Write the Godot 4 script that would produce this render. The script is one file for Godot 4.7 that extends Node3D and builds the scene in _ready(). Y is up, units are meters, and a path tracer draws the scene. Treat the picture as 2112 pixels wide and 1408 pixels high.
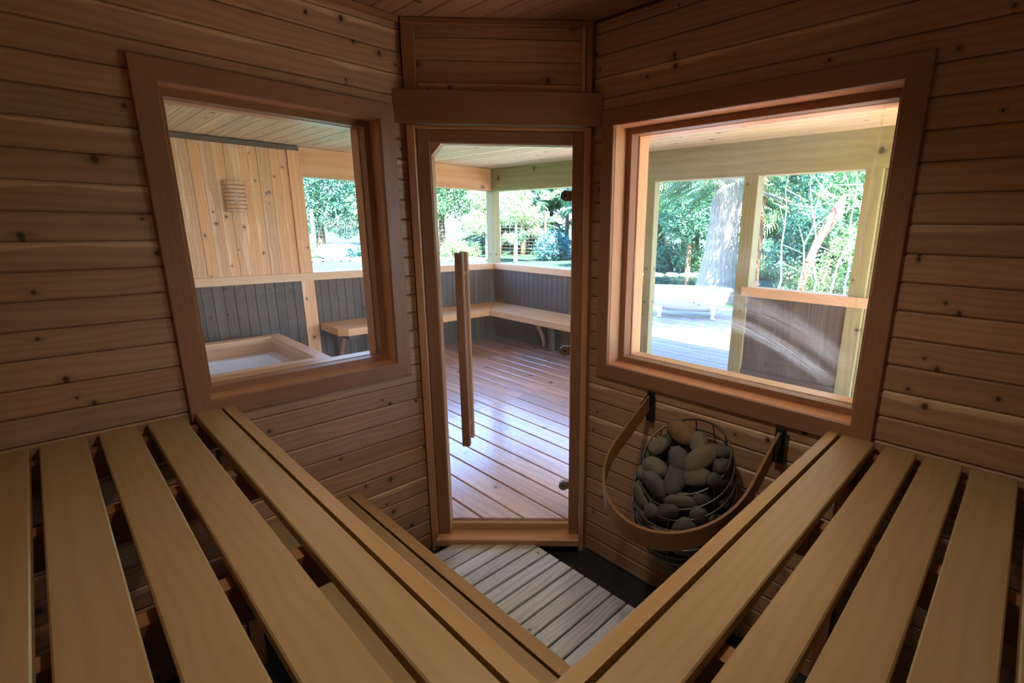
extends Node3D

# Corner sauna with a glass door, seen from the back corner of its upper bench.
# x runs along the left wall, -z along the right wall, y is up, the sauna floor is y = 0.

const ZL := -1.989            # face of the left wall
const XR := 1.646             # face of the right wall
const CEIL := 2.37
const BOARD := 0.0803         # pitch of the wall panelling
const DECK := 0.135           # top of the porch deck
const PX := 4.1               # inner face of the porch's right side
const PZ := -5.26             # inner face of the porch's left side
const PCEIL := 2.285
const ROWS := 8

var A := Vector3(1.119, 0, -1.989)          # foot of the door wall on the left wall
var DX := Vector3(0.691, 0, 0.723).normalized()
var DN := Vector3(-0.723, 0, 0.691).normalized()
var M := {}
var rng := RandomNumberGenerator.new()


# ---------------------------------------------------------------- meshes
class Brush:
	var v := PackedVector3Array()
	var n := PackedVector3Array()
	var t := PackedVector2Array()
	var c := PackedColorArray()
	var i := PackedInt32Array()
	var tint := Color.WHITE

	func quad(a: Vector3, b: Vector3, d: Vector3, e: Vector3, out: Vector3, ua := Vector2.ZERO, ub := Vector2.ZERO, ud := Vector2.ZERO, ue := Vector2.ZERO) -> void:
		var g := (b - a).cross(d - a)
		if g.length_squared() < 1e-16:
			g = (d - a).cross(e - a)
		if g.length_squared() < 1e-18:
			return
		g = g.normalized()
		var s := v.size()
		v.append_array(PackedVector3Array([a, b, d, e]))
		t.append_array(PackedVector2Array([ua, ub, ud, ue]))
		c.append_array(PackedColorArray([tint, tint, tint, tint]))
		if g.dot(out) >= 0.0:
			n.append_array(PackedVector3Array([g, g, g, g]))
			i.append_array(PackedInt32Array([s, s + 2, s + 1, s, s + 3, s + 2]))
		else:
			n.append_array(PackedVector3Array([-g, -g, -g, -g]))
			i.append_array(PackedInt32Array([s, s + 1, s + 2, s, s + 2, s + 3]))

	func tri(a: Vector3, b: Vector3, d: Vector3, out: Vector3, ua := Vector2.ZERO, ub := Vector2.ZERO, ud := Vector2.ZERO) -> void:
		var g := (b - a).cross(d - a).normalized()
		var s := v.size()
		v.append_array(PackedVector3Array([a, b, d]))
		t.append_array(PackedVector2Array([ua, ub, ud]))
		c.append_array(PackedColorArray([tint, tint, tint]))
		if g.dot(out) >= 0.0:
			n.append_array(PackedVector3Array([g, g, g]))
			i.append_array(PackedInt32Array([s, s + 2, s + 1]))
		else:
			n.append_array(PackedVector3Array([-g, -g, -g]))
			i.append_array(PackedInt32Array([s, s + 1, s + 2]))

	# a smooth surface through rows of points; wrap joins the last column to the first, loop the last row to the first
	func sheet(rows: Array, wrap := true, loop := false, flip := false) -> void:
		var w: int = rows[0].size()
		var h: int = rows.size()
		var s := v.size()
		var nn := PackedVector3Array()
		nn.resize(w * h)
		var f := PackedInt32Array()
		for r in (h if loop else h - 1):
			for k in (w if wrap else w - 1):
				var p := r * w + k
				var q := r * w + (k + 1) % w
				var p2 := ((r + 1) % h) * w + k
				var q2 := ((r + 1) % h) * w + (k + 1) % w
				for tr in [[p, q, q2], [p, q2, p2]]:
					var a: Vector3 = rows[tr[0] / w][tr[0] % w]
					var b: Vector3 = rows[tr[1] / w][tr[1] % w]
					var d: Vector3 = rows[tr[2] / w][tr[2] % w]
					var g := (b - a).cross(d - a)
					if flip:
						g = -g
					nn[tr[0]] += g
					nn[tr[1]] += g
					nn[tr[2]] += g
					if flip:
						f.append_array(PackedInt32Array([s + tr[0], s + tr[1], s + tr[2]]))
					else:
						f.append_array(PackedInt32Array([s + tr[0], s + tr[2], s + tr[1]]))
		for r in h:
			for k in w:
				v.append(rows[r][k])
				n.append(nn[r * w + k].normalized() if nn[r * w + k].length_squared() > 1e-20 else Vector3.UP)
				t.append(Vector2(float(k) / w, float(r) / h))
				c.append(tint)
		i.append_array(f)

	# a round tube through points, one radius or one for each point
	func tube(pts: Array, radii, sides := 8, closed := false) -> void:
		var rows := []
		var up := Vector3.UP
		var m := pts.size()
		for k in m:
			var ahead: Vector3 = pts[(k + 1) % m] if closed or k < m - 1 else pts[k]
			var behind: Vector3 = pts[(k - 1 + m) % m] if closed or k > 0 else pts[k]
			var d := (ahead - behind).normalized()
			if absf(d.dot(up)) > 0.95:
				up = Vector3.RIGHT if absf(d.x) < 0.9 else Vector3.BACK
			var a := d.cross(up).normalized()
			var b := d.cross(a).normalized()
			if not closed:
				up = b * -1.0 if b.dot(up) < 0 else b
			var r: float = radii if radii is float else radii[k]
			var ring := PackedVector3Array()
			for q in sides:
				var w := TAU * q / sides
				ring.append(pts[k] + (a * cos(w) + b * sin(w)) * r)
			rows.append(ring)
		sheet(rows, true, closed, true)
		if not closed:
			for e in [0, m - 1]:
				var out: Vector3 = pts[0] - pts[1] if e == 0 else pts[m - 1] - pts[m - 2]
				for q in range(1, sides - 1):
					tri(rows[e][0], rows[e][q], rows[e][q + 1], out)

	func mesh() -> ArrayMesh:
		var m := ArrayMesh.new()
		var a := []
		a.resize(Mesh.ARRAY_MAX)
		a[Mesh.ARRAY_VERTEX] = v
		a[Mesh.ARRAY_NORMAL] = n
		a[Mesh.ARRAY_TEX_UV] = t
		a[Mesh.ARRAY_COLOR] = c
		a[Mesh.ARRAY_INDEX] = i
		m.add_surface_from_arrays(Mesh.PRIMITIVE_TRIANGLES, a)
		return m


# a chamfered board: corner o, length along x, width along y, thickness along z (z is its face).
# cut = [start at y=0, start at y=W, end at y=0, end at y=W] shortens the ends for mitres
func board(b: Brush, o: Vector3, x: Vector3, y: Vector3, z: Vector3, L: float, W: float, T: float, ch := 0.003, row := -1, cut := [0.0, 0.0, 0.0, 0.0]) -> void:
	if row < 0:
		row = rng.randi() % ROWS
	var u0 := rng.randf()
	var k := clampf(0.09 / W, 0.35, 1.6)
	ch = minf(ch, minf(W, T) * 0.45)
	var prof := [Vector2(0, 0), Vector2(W, 0), Vector2(W, T - ch), Vector2(W - ch, T), Vector2(ch, T), Vector2(0, T - ch)]
	var mid := o + x * L * 0.5 + y * W * 0.5 + z * T * 0.5
	var va := []
	var vb := []
	var ta := []
	var tb := []
	for p in prof:
		var f: float = p.x / W
		var xs := lerpf(cut[0], cut[1], f)
		var xe := L - lerpf(cut[2], cut[3], f)
		va.append(o + x * xs + y * p.x + z * p.y)
		vb.append(o + x * xe + y * p.x + z * p.y)
		# the grain goes round onto the edges
		var deep := clampf((T - p.y) / W, 0.0, 0.9)
		var vv := (row + 0.06 + 0.88 * (clampf(f, ch / W, 1.0 - ch / W) + (deep if f < 0.5 else -deep))) / ROWS
		ta.append(Vector2(u0 + xs * k / 1.6, vv))
		tb.append(Vector2(u0 + xe * k / 1.6, vv))
	for q in 6:
		var r := (q + 1) % 6
		var out: Vector3 = (va[q] + vb[q] + va[r] + vb[r]) * 0.25 - mid
		if q == 0:       # the back
			var d0 := (row + 0.06) / ROWS
			var d1 := (row + 0.94) / ROWS
			b.quad(va[0], vb[0], vb[1], va[1], out, Vector2(ta[0].x, d0), Vector2(tb[0].x, d0), Vector2(tb[1].x, d1), Vector2(ta[1].x, d1))
			continue
		b.quad(va[q], vb[q], vb[r], va[r], out, ta[q], tb[q], tb[r], ta[r])
	for q in range(1, 5):
		b.tri(va[0], va[q], va[q + 1], -x, ta[0], ta[q] + Vector2(0.002, 0), ta[q + 1] + Vector2(0.002, 0))
		b.tri(vb[0], vb[q], vb[q + 1], x, tb[0], tb[q] + Vector2(0.002, 0), tb[q + 1] + Vector2(0.002, 0))


func box(b: Brush, lo: Vector3, hi: Vector3, ch := 0.002) -> void:
	var s := hi - lo
	var axes := [[s.x, Vector3.RIGHT], [s.y, Vector3.UP], [s.z, Vector3.BACK]]
	axes.sort_custom(func(p, q): return p[0] > q[0])
	board(b, lo, axes[0][1], axes[1][1], axes[2][1], axes[0][0], axes[1][0], axes[2][0], ch)


# ---------------------------------------------------------------- nodes
var taken := {}


func where(o: Node) -> Vector3:
	var p := Vector3.ZERO
	while o is Node3D and o != self:
		p += (o as Node3D).position
		o = o.get_parent()
	return p


func numbered(called: String) -> String:
	taken[called] = taken.get(called, -1) + 1
	return called if taken[called] == 0 else "%s_%03d" % [called, taken[called]]


func thing(called: String, label: String, category: String, at := Vector3.ZERO, group := "") -> Node3D:
	var o := Node3D.new()
	o.name = numbered(called)
	add_child(o, true)
	o.position = at
	tag(o, label, category, group)
	return o


func tag(o: Node, label: String, category: String, group := "") -> void:
	o.set_meta("label", label)
	o.set_meta("category", category)
	if group:
		o.set_meta("group", group)


func setting(called: String, label: String, category: String) -> Node3D:
	var o := thing(called, label, category)
	o.set_meta("kind", "structure")
	return o


# commits a brush drawn in world coordinates as one named mesh under parent
func put(b: Brush, called: String, mat: Material, parent: Node = self, label := "") -> MeshInstance3D:
	var o := MeshInstance3D.new()
	o.name = numbered(called) if parent == self else called
	if parent != self:
		var names := {}
		for c in parent.get_children():
			names[str(c.name)] = true
		var k := 0
		while names.has(str(o.name)):
			k += 1
			o.name = "%s_%03d" % [called, k]
	parent.add_child(o, true)
	var p := where(parent)
	if p != Vector3.ZERO:
		for k in b.v.size():
			b.v[k] -= p
	o.mesh = b.mesh()
	o.mesh.surface_set_material(0, mat)
	if label:
		o.set_meta("label", label)
	return o


func tone(spread := 0.12, warm := 0.05) -> Color:
	var l := 1.0 + rng.randf_range(-spread, spread)
	var w := rng.randf_range(-warm, warm)
	return Color(l * (1.0 + w), l, l * (1.0 - w))


func one_board(called: String, parent: Node, mat: Material, o: Vector3, x: Vector3, y: Vector3, z: Vector3, L: float, W: float, T: float, ch := 0.003, cut := [0.0, 0.0, 0.0, 0.0], tint := Color.WHITE) -> MeshInstance3D:
	var b := Brush.new()
	b.tint = tint
	board(b, o, x, y, z, L, W, T, ch, -1, cut)
	return put(b, called, mat, parent)


func one_box(called: String, parent: Node, mat: Material, lo: Vector3, hi: Vector3, ch := 0.002, tint := Color.WHITE) -> MeshInstance3D:
	var b := Brush.new()
	b.tint = tint
	box(b, lo, hi, ch)
	return put(b, called, mat, parent)


# ---------------------------------------------------------------- materials
func noise(s: int, f: float, octaves := 3) -> FastNoiseLite:
	var q := FastNoiseLite.new()
	q.seed = s
	q.noise_type = FastNoiseLite.TYPE_SIMPLEX_SMOOTH
	q.frequency = f
	q.fractal_octaves = octaves
	return q


# eight strips of wood grain, one above the other
func wood(s: int, dark: Color, light: Color, sap: Color, knots: int, contrast: float, sap_share: float, size := Vector2i(1024, 640)) -> ImageTexture:
	var g := RandomNumberGenerator.new()
	g.seed = s
	var n1 := noise(s, 1.0, 2)
	var n2 := noise(s + 7, 1.0, 2)
	var data := PackedByteArray()
	data.resize(size.x * size.y * 3)
	var rh := size.y / ROWS
	for r in ROWS:
		var centre := g.randf_range(-0.7, 1.7)
		var rings := g.randf_range(2.0, 4.5)
		var shift := g.randf_range(-0.14, 0.14)
		var edge := 0.0
		if g.randf() < sap_share:
			edge = g.randf_range(0.2, 0.55)
		var from_top := g.randf() < 0.5
		var ks := []
		for q in knots:
			if g.randf() < 0.8:
				ks.append(Vector3(g.randf(), g.randf_range(0.12, 0.88), g.randf_range(0.06, 0.16)))
		for y in rh:
			var v := (y + 0.5) / rh
			var at := ((r * rh + y) * size.x) * 3
			for x in size.x:
				var u := (x + 0.5) / size.x
				var ca := cos(TAU * u)
				var sa := sin(TAU * u)
				var a := n1.get_noise_3d(ca * 0.5, sa * 0.5, v * 0.7 + r * 9.0)
				var fibre := n2.get_noise_3d(ca * 4.0, sa * 4.0, v * 30.0 + r * 90.0)
				var d := absf(v + 0.22 * a - centre)
				var deep := 0.0
				for q: Vector3 in ks:
					var dx := u - q.x
					dx = (dx - roundf(dx)) * 20.0
					var dy := v - q.y
					var e := (dx * dx * 0.35 + dy * dy) / (q.z * q.z)
					if e < 14.0:
						d += 0.22 * exp(-e * 0.35) * (1.0 if q.y < 0.5 else -1.0)
						var core := (dx * dx + dy * dy) / (q.z * q.z)
						deep = maxf(deep, exp(-core * core * 1.4) * 0.95)
						deep = maxf(deep, exp(-e * 0.8) * 0.35)
				var ring := 0.5 + 0.5 * sin(d * rings * TAU)
				ring = ring * ring
				var m := clampf(0.55 + shift + contrast * (0.45 - ring) * 0.8 + fibre * 0.16 * (0.4 + contrast) + a * 0.12, 0.0, 1.0)
				var col := dark.lerp(light, m)
				if edge > 0.0:
					var w := (1.0 - v if from_top else v) + a * 0.35
					col = col.lerp(sap, smoothstep(edge, edge - 0.1, w) * 0.8)
				if deep > 0.01:
					col = col.lerp(dark * 0.42, deep)
				data[at] = int(clampf(col.r, 0, 1) * 255)
				data[at + 1] = int(clampf(col.g, 0, 1) * 255)
				data[at + 2] = int(clampf(col.b, 0, 1) * 255)
				at += 3
	return ImageTexture.create_from_image(Image.create_from_data(size.x, size.y, false, Image.FORMAT_RGB8, data))


func mat(tex: Texture2D, tint: Color, rough := 0.55, spec := 0.5) -> StandardMaterial3D:
	var m := StandardMaterial3D.new()
	m.albedo_color = tint
	if tex:
		m.albedo_texture = tex
	m.vertex_color_use_as_albedo = true
	m.roughness = rough
	m.metallic_specular = spec
	return m


func make_materials() -> void:
	var knotty := wood(11, Color8(174, 138, 112), Color8(220, 186, 154), Color8(246, 220, 186), 4, 0.34, 0.4)
	var light := wood(53, Color8(214, 168, 130), Color8(246, 216, 182), Color8(252, 232, 206), 3, 0.4, 0.3)
	var clear := wood(23, Color8(206, 170, 136), Color8(230, 200, 168), Color8(238, 212, 182), 0, 0.3, 0.1)
	var worn := wood(37, Color8(184, 180, 178), Color8(242, 240, 238), Color8(246, 244, 240), 2, 0.55, 0.2)
	M.wall = mat(knotty, Color8(244, 238, 236), 0.5)
	M.ceiling = mat(knotty, Color8(222, 210, 208), 0.55)
	M.trim = mat(clear, Color8(192, 166, 158), 0.42)
	M.jamb = mat(clear, Color8(248, 222, 202), 0.33)
	M.bench = mat(clear, Color8(206, 204, 182), 0.38)
	M.nosing = mat(clear, Color8(214, 202, 170), 0.38)
	M.duck = mat(worn, Color8(250, 255, 255), 0.25, 0.72)  # worn wood, tint whitened and cooled to stand for door light
	M.slate = mat(null, Color8(50, 54, 60), 0.3)
	M.plank = mat(light, Color8(255, 228, 202), 0.6)
	M.beam = mat(light, Color8(240, 218, 196), 0.6)
	M.shaded_treated = mat(knotty, Color8(196, 226, 190), 0.6)  # olive of treated wood, with porch shade and green bounce in the tint
	M.porch_ceiling = mat(worn, Color8(255, 238, 198), 0.55)
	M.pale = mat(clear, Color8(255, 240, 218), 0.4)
	M.darkwood = mat(worn, Color8(112, 102, 90), 0.6)
	M.deck = mat(worn, Color8(250, 206, 184), 0.24, 0.72)
	M.outer_deck = mat(worn, Color8(192, 184, 178), 0.45)
	M.core = mat(clear, Color8(170, 140, 116), 0.7)
	M.metal = mat(null, Color8(150, 134, 120), 0.4)
	M.metal.metallic = 0.25
	M.black = mat(null, Color8(38, 36, 36), 0.45)
	M.wire = mat(null, Color8(112, 108, 102), 0.4)
	M.wire.metallic = 0.85
	var sn := NoiseTexture2D.new()
	sn.width = 256
	sn.height = 256
	sn.seamless = true
	sn.noise = noise(9, 0.02, 4)
	var cr := Gradient.new()
	cr.set_color(0, Color(0.6, 0.6, 0.58))
	cr.set_color(1, Color(1, 1, 0.98))
	sn.color_ramp = cr
	M.stone_tex = sn
	M.white = mat(null, Color8(238, 240, 240), 0.2)
	M.deck.clearcoat_enabled = true
	M.deck.clearcoat = 0.55
	M.deck.clearcoat_roughness = 0.16
	M.duck.clearcoat_enabled = true
	M.duck.clearcoat = 0.5
	M.duck.clearcoat_roughness = 0.2
	M.film = mat(film_texture(), Color8(206, 224, 246), 0.9, 0.1)
	M.film.transparency = BaseMaterial3D.TRANSPARENCY_ALPHA
	M.film.backlight_enabled = true
	M.film.backlight = Color(1.6, 1.6, 1.6)
	M.enamel = mat(null, Color8(206, 206, 200), 0.25)
	M.glass = StandardMaterial3D.new()
	M.glass.albedo_color = Color(1, 1, 1, 0.03)
	M.glass.transparency = BaseMaterial3D.TRANSPARENCY_ALPHA
	M.glass.roughness = 0.0
	for k in M:
		if M[k] is Material:
			M[k].resource_name = k


# wipe marks left on a window pane: clear almost everywhere, milky along the strokes
func film_texture() -> ImageTexture:
	var n := 512
	var f := noise(71, 1.0, 3)
	var data := PackedByteArray()
	data.resize(n * n * 4)
	# strokes: start, control, end, half width, strength
	var strokes := [[Vector2(0.42, 0.66), Vector2(0.7, 0.66), Vector2(1.0, 0.9), 0.05, 0.3], [Vector2(0.4, 0.75), Vector2(0.62, 0.74), Vector2(0.95, 0.95), 0.035, 0.5], [Vector2(0.4, 0.5), Vector2(0.7, 0.52), Vector2(1.0, 0.66), 0.07, 0.16], [Vector2(0.05, 0.2), Vector2(0.5, 0.16), Vector2(1.0, 0.1), 0.1, 0.12], [Vector2(0.93, 0.0), Vector2(0.9, 0.5), Vector2(0.96, 1.0), 0.05, 0.2], [Vector2(0.0, 0.3), Vector2(0.03, 0.7), Vector2(0.1, 0.97), 0.02, 0.25]]
	var best := PackedFloat32Array()
	best.resize(n * n)
	for s in strokes:
		for k in 300:
			var t := k / 299.0
			var p: Vector2 = s[0].lerp(s[1], t).lerp(s[1].lerp(s[2], t), t) * n
			var r := int(s[3] * n)
			for dy in range(-r, r + 1):
				var y := int(p.y) + dy
				var x := int(p.x)
				if y < 0 or y >= n or x < 0 or x >= n:
					continue
				var edge := 1.0 - pow(absf(dy) / float(r), 2.0)
				var streak := clampf(0.55 + 0.9 * f.get_noise_2d(dy * 0.35 + s[3] * 999.0, t * 2.2), 0.0, 1.0)
				var ends := smoothstep(0.0, 0.12, t) * smoothstep(1.0, 0.8, t)
				for w in range(0, 3):
					var i := y * n + mini(x + w, n - 1)
					best[i] = maxf(best[i], edge * streak * ends * s[4])
	for y in n:
		for x in n:
			var i := y * n + x
			var a := clampf(best[i] + 0.03 + 0.02 * f.get_noise_2d(x * 0.01, y * 0.01), 0.0, 0.6)
			data[i * 4] = 255
			data[i * 4 + 1] = 255
			data[i * 4 + 2] = 255
			data[i * 4 + 3] = int(a * 255)
	return ImageTexture.create_from_image(Image.create_from_data(n, n, false, Image.FORMAT_RGBA8, data))


func _ready() -> void:
	rng.seed = 5
	# camera: 1015.2 pixels of focal length for the 2112 x 1408 frame, its axis at pixel (1188.5, 716.8)
	var yaw := 0.8281
	var pitch := -0.2402
	var roll := 0.0147
	var fwd := Vector3(sin(yaw) * cos(pitch), sin(pitch), -cos(yaw) * cos(pitch))
	var r0 := Vector3(cos(yaw), 0, sin(yaw))
	var u0 := r0.cross(fwd)
	var cam := Camera3D.new()
	cam.name = "camera"
	add_child(cam)
	cam.transform = Transform3D(Basis(r0 * cos(roll) + u0 * sin(roll), u0 * cos(roll) - r0 * sin(roll), -fwd), Vector3(0, 1.585, 0))
	cam.near = 0.05
	cam.far = 400.0
	cam.set_frustum(0.05 * 1408.0 / 1015.2, Vector2(-132.5, 12.8) * 0.05 / 1015.2, 0.05, 400.0)
	cam.current = true
	# sky, sun, exposure
	var sky := ProceduralSkyMaterial.new()
	sky.sky_top_color = Color(0.42, 0.62, 0.95)
	sky.sky_horizon_color = Color(0.9, 0.96, 1.0)
	sky.sky_curve = 0.16
	sky.sky_energy_multiplier = 1.0
	sky.ground_bottom_color = Color(0.35, 0.42, 0.3)
	sky.ground_horizon_color = Color(0.7, 0.76, 0.7)
	var env := Environment.new()
	env.background_mode = Environment.BG_SKY
	env.sky = Sky.new()
	env.sky.sky_material = sky
	env.background_energy_multiplier = 2.5
	env.tonemap_mode = Environment.TONE_MAPPER_LINEAR
	env.tonemap_exposure = 5.1
	env.sdfgi_enabled = true
	env.ssao_enabled = true
	env.ssil_enabled = true
	var we := WorldEnvironment.new()
	we.name = "world_environment"
	we.environment = env
	add_child(we)
	var sun := DirectionalLight3D.new()
	sun.name = "sun"
	add_child(sun)
	sun.look_at_from_position(Vector3.ZERO, -Vector3(-0.16, 0.84, 0.52))
	sun.light_energy = 5.0
	sun.light_color = Color(1.0, 0.96, 0.88)
	sun.light_angular_distance = 0.6
	sun.shadow_enabled = true

	make_materials()
	shell()
	window_pair()
	doorway()
	benches()
	duckboard()
	added_ceiling_lamp()
	heater()
	porch()
	porch_furniture()
	outdoors()


# ---------------------------------------------------------------- the sauna's shell
# panel boards between a0 and a1 in a wall frame (o = foot of the wall at a = 0, x along it, z out of it), left out where a hole (a0, y0, a1, y1) is
func panelling(parent: Node, o: Vector3, x: Vector3, z: Vector3, a0: float, a1: float, hole: Rect2, y_from := 0.0, y_to := CEIL, pitch := BOARD, base := 0.0) -> void:
	var k := int(floor((y_from - base) / pitch))
	while base + k * pitch < y_to - 0.004:
		var y0 := maxf(base + k * pitch, y_from)
		var y1 := minf(base + (k + 1) * pitch, y_to)
		var spans := [[a0, a1]]
		if hole.size.x > 0 and y1 > hole.position.y + 0.001 and y0 < hole.end.y - 0.001:
			spans = [[a0, hole.position.x], [hole.end.x, a1]]
		for s in spans:
			one_board("wall_board", parent, M.wall, o + x * s[0] + Vector3.UP * (y0 + 0.0008) - z * 0.024, x, Vector3.UP, z, s[1] - s[0], y1 - y0 - 0.0016, 0.015, 0.006, [0.0, 0.0, 0.0, 0.0], tone(0.13, 0.04))
		k += 1


func slab(parent: Node, called: String, o: Vector3, x: Vector3, z: Vector3, a0: float, a1: float, y0: float, y1: float, f0: float, f1: float, m: Material = null) -> void:
	one_board(called, parent, m if m else M.core, o + x * a0 + Vector3.UP * y0 + z * f0, x, Vector3.UP, z, a1 - a0, y1 - y0, f1 - f0, 0.0005)


func shell() -> void:
	var fl := setting("floor", "dark slate grey floor seen beside the slatted duckboard under the heater", "floor")
	var b := Brush.new()
	b.quad(Vector3(-0.36, 0, 0.37), Vector3(XR + 0.05, 0, 0.37), Vector3(XR + 0.05, 0, ZL - 0.05), Vector3(-0.36, 0, ZL - 0.05), Vector3.UP)
	b.quad(Vector3(-0.36, -0.12, 0.37), Vector3(XR + 0.05, -0.12, 0.37), Vector3(XR + 0.05, -0.12, ZL - 0.05), Vector3(-0.36, -0.12, ZL - 0.05), Vector3.DOWN)
	b.quad(Vector3(-0.36, 0, 0.37), Vector3(XR + 0.05, 0, 0.37), Vector3(XR + 0.05, -0.12, 0.37), Vector3(-0.36, -0.12, 0.37), Vector3.BACK)
	put(b, "slab", M.slate, fl)

	var wl := setting("wall_left", "left sauna wall of knotty horizontal cedar panelling around the smaller window", "wall")
	var wo := Vector3(0, 0, ZL)
	panelling(wl, wo, Vector3.RIGHT, Vector3.BACK, -0.34, 1.117, Rect2(0.30, 0.97, 0.73, 1.03))
	slab(wl, "core", wo, Vector3.RIGHT, Vector3.BACK, -0.5, 0.312, -0.1, CEIL + 0.1, -0.214, -0.025)
	slab(wl, "core", wo, Vector3.RIGHT, Vector3.BACK, 1.022, 1.13, -0.1, CEIL + 0.1, -0.214, -0.025)
	slab(wl, "core", wo, Vector3.RIGHT, Vector3.BACK, 0.312, 1.022, -0.1, 0.974, -0.214, -0.025)
	slab(wl, "core", wo, Vector3.RIGHT, Vector3.BACK, 0.312, 1.022, 2.004, CEIL + 0.1, -0.214, -0.025)

	var wr := setting("wall_right", "right sauna wall of knotty horizontal cedar panelling around the larger window", "wall")
	wo = Vector3(XR, 0, 0)
	panelling(wr, wo, Vector3.BACK, Vector3.LEFT, -1.437, 0.35, Rect2(-1.35, 0.97, 1.036, 1.03))
	slab(wr, "core", wo, Vector3.BACK, Vector3.LEFT, -1.45, -1.342, -0.1, CEIL + 0.1, -0.214, -0.025)
	slab(wr, "core", wo, Vector3.BACK, Vector3.LEFT, -0.322, 0.5, -0.1, CEIL + 0.1, -0.214, -0.025)
	slab(wr, "core", wo, Vector3.BACK, Vector3.LEFT, -1.342, -0.322, -0.1, 0.974, -0.214, -0.025)
	slab(wr, "core", wo, Vector3.BACK, Vector3.LEFT, -1.342, -0.322, 1.997, CEIL + 0.1, -0.214, -0.025)

	# the door wall, cut across the corner
	var wd := setting("wall_front", "narrow angled wall above the glass door with three wide cedar boards", "wall")
	for y in [[2.085, 2.143], [2.143, 2.224], [2.224, 2.305], [2.305, 2.368]]:
		one_board("wall_board", wd, M.wall, A + DX * 0.03 + Vector3.UP * (y[0] + 0.0005) - DN * 0.02, DX, Vector3.UP, DN, 0.70, y[1] - y[0] - 0.001, 0.015, 0.004, [0.0, 0.0, 0.0, 0.0], tone(0.2, 0.05))
	slab(wd, "core", A, DX, DN, -0.02, 0.782, 1.99, CEIL + 0.1, -0.2, -0.021)
	slab(wd, "core", A, DX, DN, -0.02, 0.034, -0.1, 1.99, -0.2, -0.004)
	slab(wd, "core", A, DX, DN, 0.735, 0.782, -0.1, 1.99, -0.2, -0.004)

	# behind the camera
	var wb := setting("wall_back", "cedar panelled wall behind the right bench, out of view", "wall")
	panelling(wb, Vector3(0, 0, 0.36), Vector3.RIGHT, Vector3.FORWARD, -0.34, XR - 0.01, Rect2())
	slab(wb, "core", Vector3(0, 0, 0.36), Vector3.RIGHT, Vector3.FORWARD, -0.5, XR + 0.2, -0.1, CEIL + 0.1, -0.2, -0.025)
	var ws := setting("wall_side", "cedar panelled wall behind the left bench, out of view", "wall")
	panelling(ws, Vector3(-0.34, 0, 0), Vector3.BACK, Vector3.RIGHT, ZL + 0.01, 0.35, Rect2())
	slab(ws, "core", Vector3(-0.34, 0, 0), Vector3.BACK, Vector3.RIGHT, ZL - 0.2, 0.56, -0.1, CEIL + 0.1, -0.2, -0.025)

	var ce := setting("ceiling", "sauna ceiling of narrow cedar boards running away to the left", "ceiling")
	var k := 0
	var x := 1.0824 - 0.0835 * 17
	while x < XR - 0.01:
		var x1 := minf(x + 0.0835, XR)
		# the boards end on the left wall or on the angled door wall
		var z0 := ZL if x < A.x else ZL + (x - A.x) * DX.z / DX.x
		var z1 := ZL if x1 < A.x else ZL + (x1 - A.x) * DX.z / DX.x
		one_board("ceiling_board", ce, M.ceiling, Vector3(x + 0.0005, CEIL + 0.015, z0 - 0.01), Vector3.BACK, Vector3.RIGHT, Vector3.DOWN, 0.37 - z0, x1 - x - 0.001, 0.015, 0.0045, [0.0, z1 - z0, 0.0, 0.0], tone(0.15, 0.04))
		x += 0.0835
	one_box("roof_deck", ce, M.core, Vector3(-0.55, CEIL + 0.016, ZL - 0.22), Vector3(XR + 0.22, CEIL + 0.1, 0.58))

	# small trims in the corners
	var t := setting("trim_1", "small square cedar batten in the corner of left wall and ceiling", "trim")
	one_box("batten", t, M.trim, Vector3(-0.33, CEIL - 0.022, ZL - 0.009), Vector3(1.105, CEIL - 0.001, ZL + 0.012))
	t = setting("trim_2", "thin cedar batten under the ceiling above the door boards", "trim")
	one_board("batten", t, M.trim, A + DX * 0.004 + Vector3.UP * 2.346 - DN * 0.005, DX, Vector3.UP, DN, 0.752, 0.023, 0.02)
	t = setting("trim_3", "upright cedar batten left of the boards above the door", "trim")
	one_board("batten", t, M.trim, A + DX * 0.002 + Vector3.UP * 2.108 - DN * 0.005, Vector3.UP, DX, DN, 0.237, 0.052, 0.018)
	t = setting("trim_4", "upright pair of cedar battens right of the boards above the door", "trim")
	one_board("batten", t, M.jamb, A + DX * 0.713 + Vector3.UP * 2.112 - DN * 0.005, Vector3.UP, DX, DN, 0.233, 0.016, 0.026)
	one_board("batten", t, M.trim, A + DX * 0.730 + Vector3.UP * 2.112 - DN * 0.005, Vector3.UP, DX, DN, 0.233, 0.028, 0.018)


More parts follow.
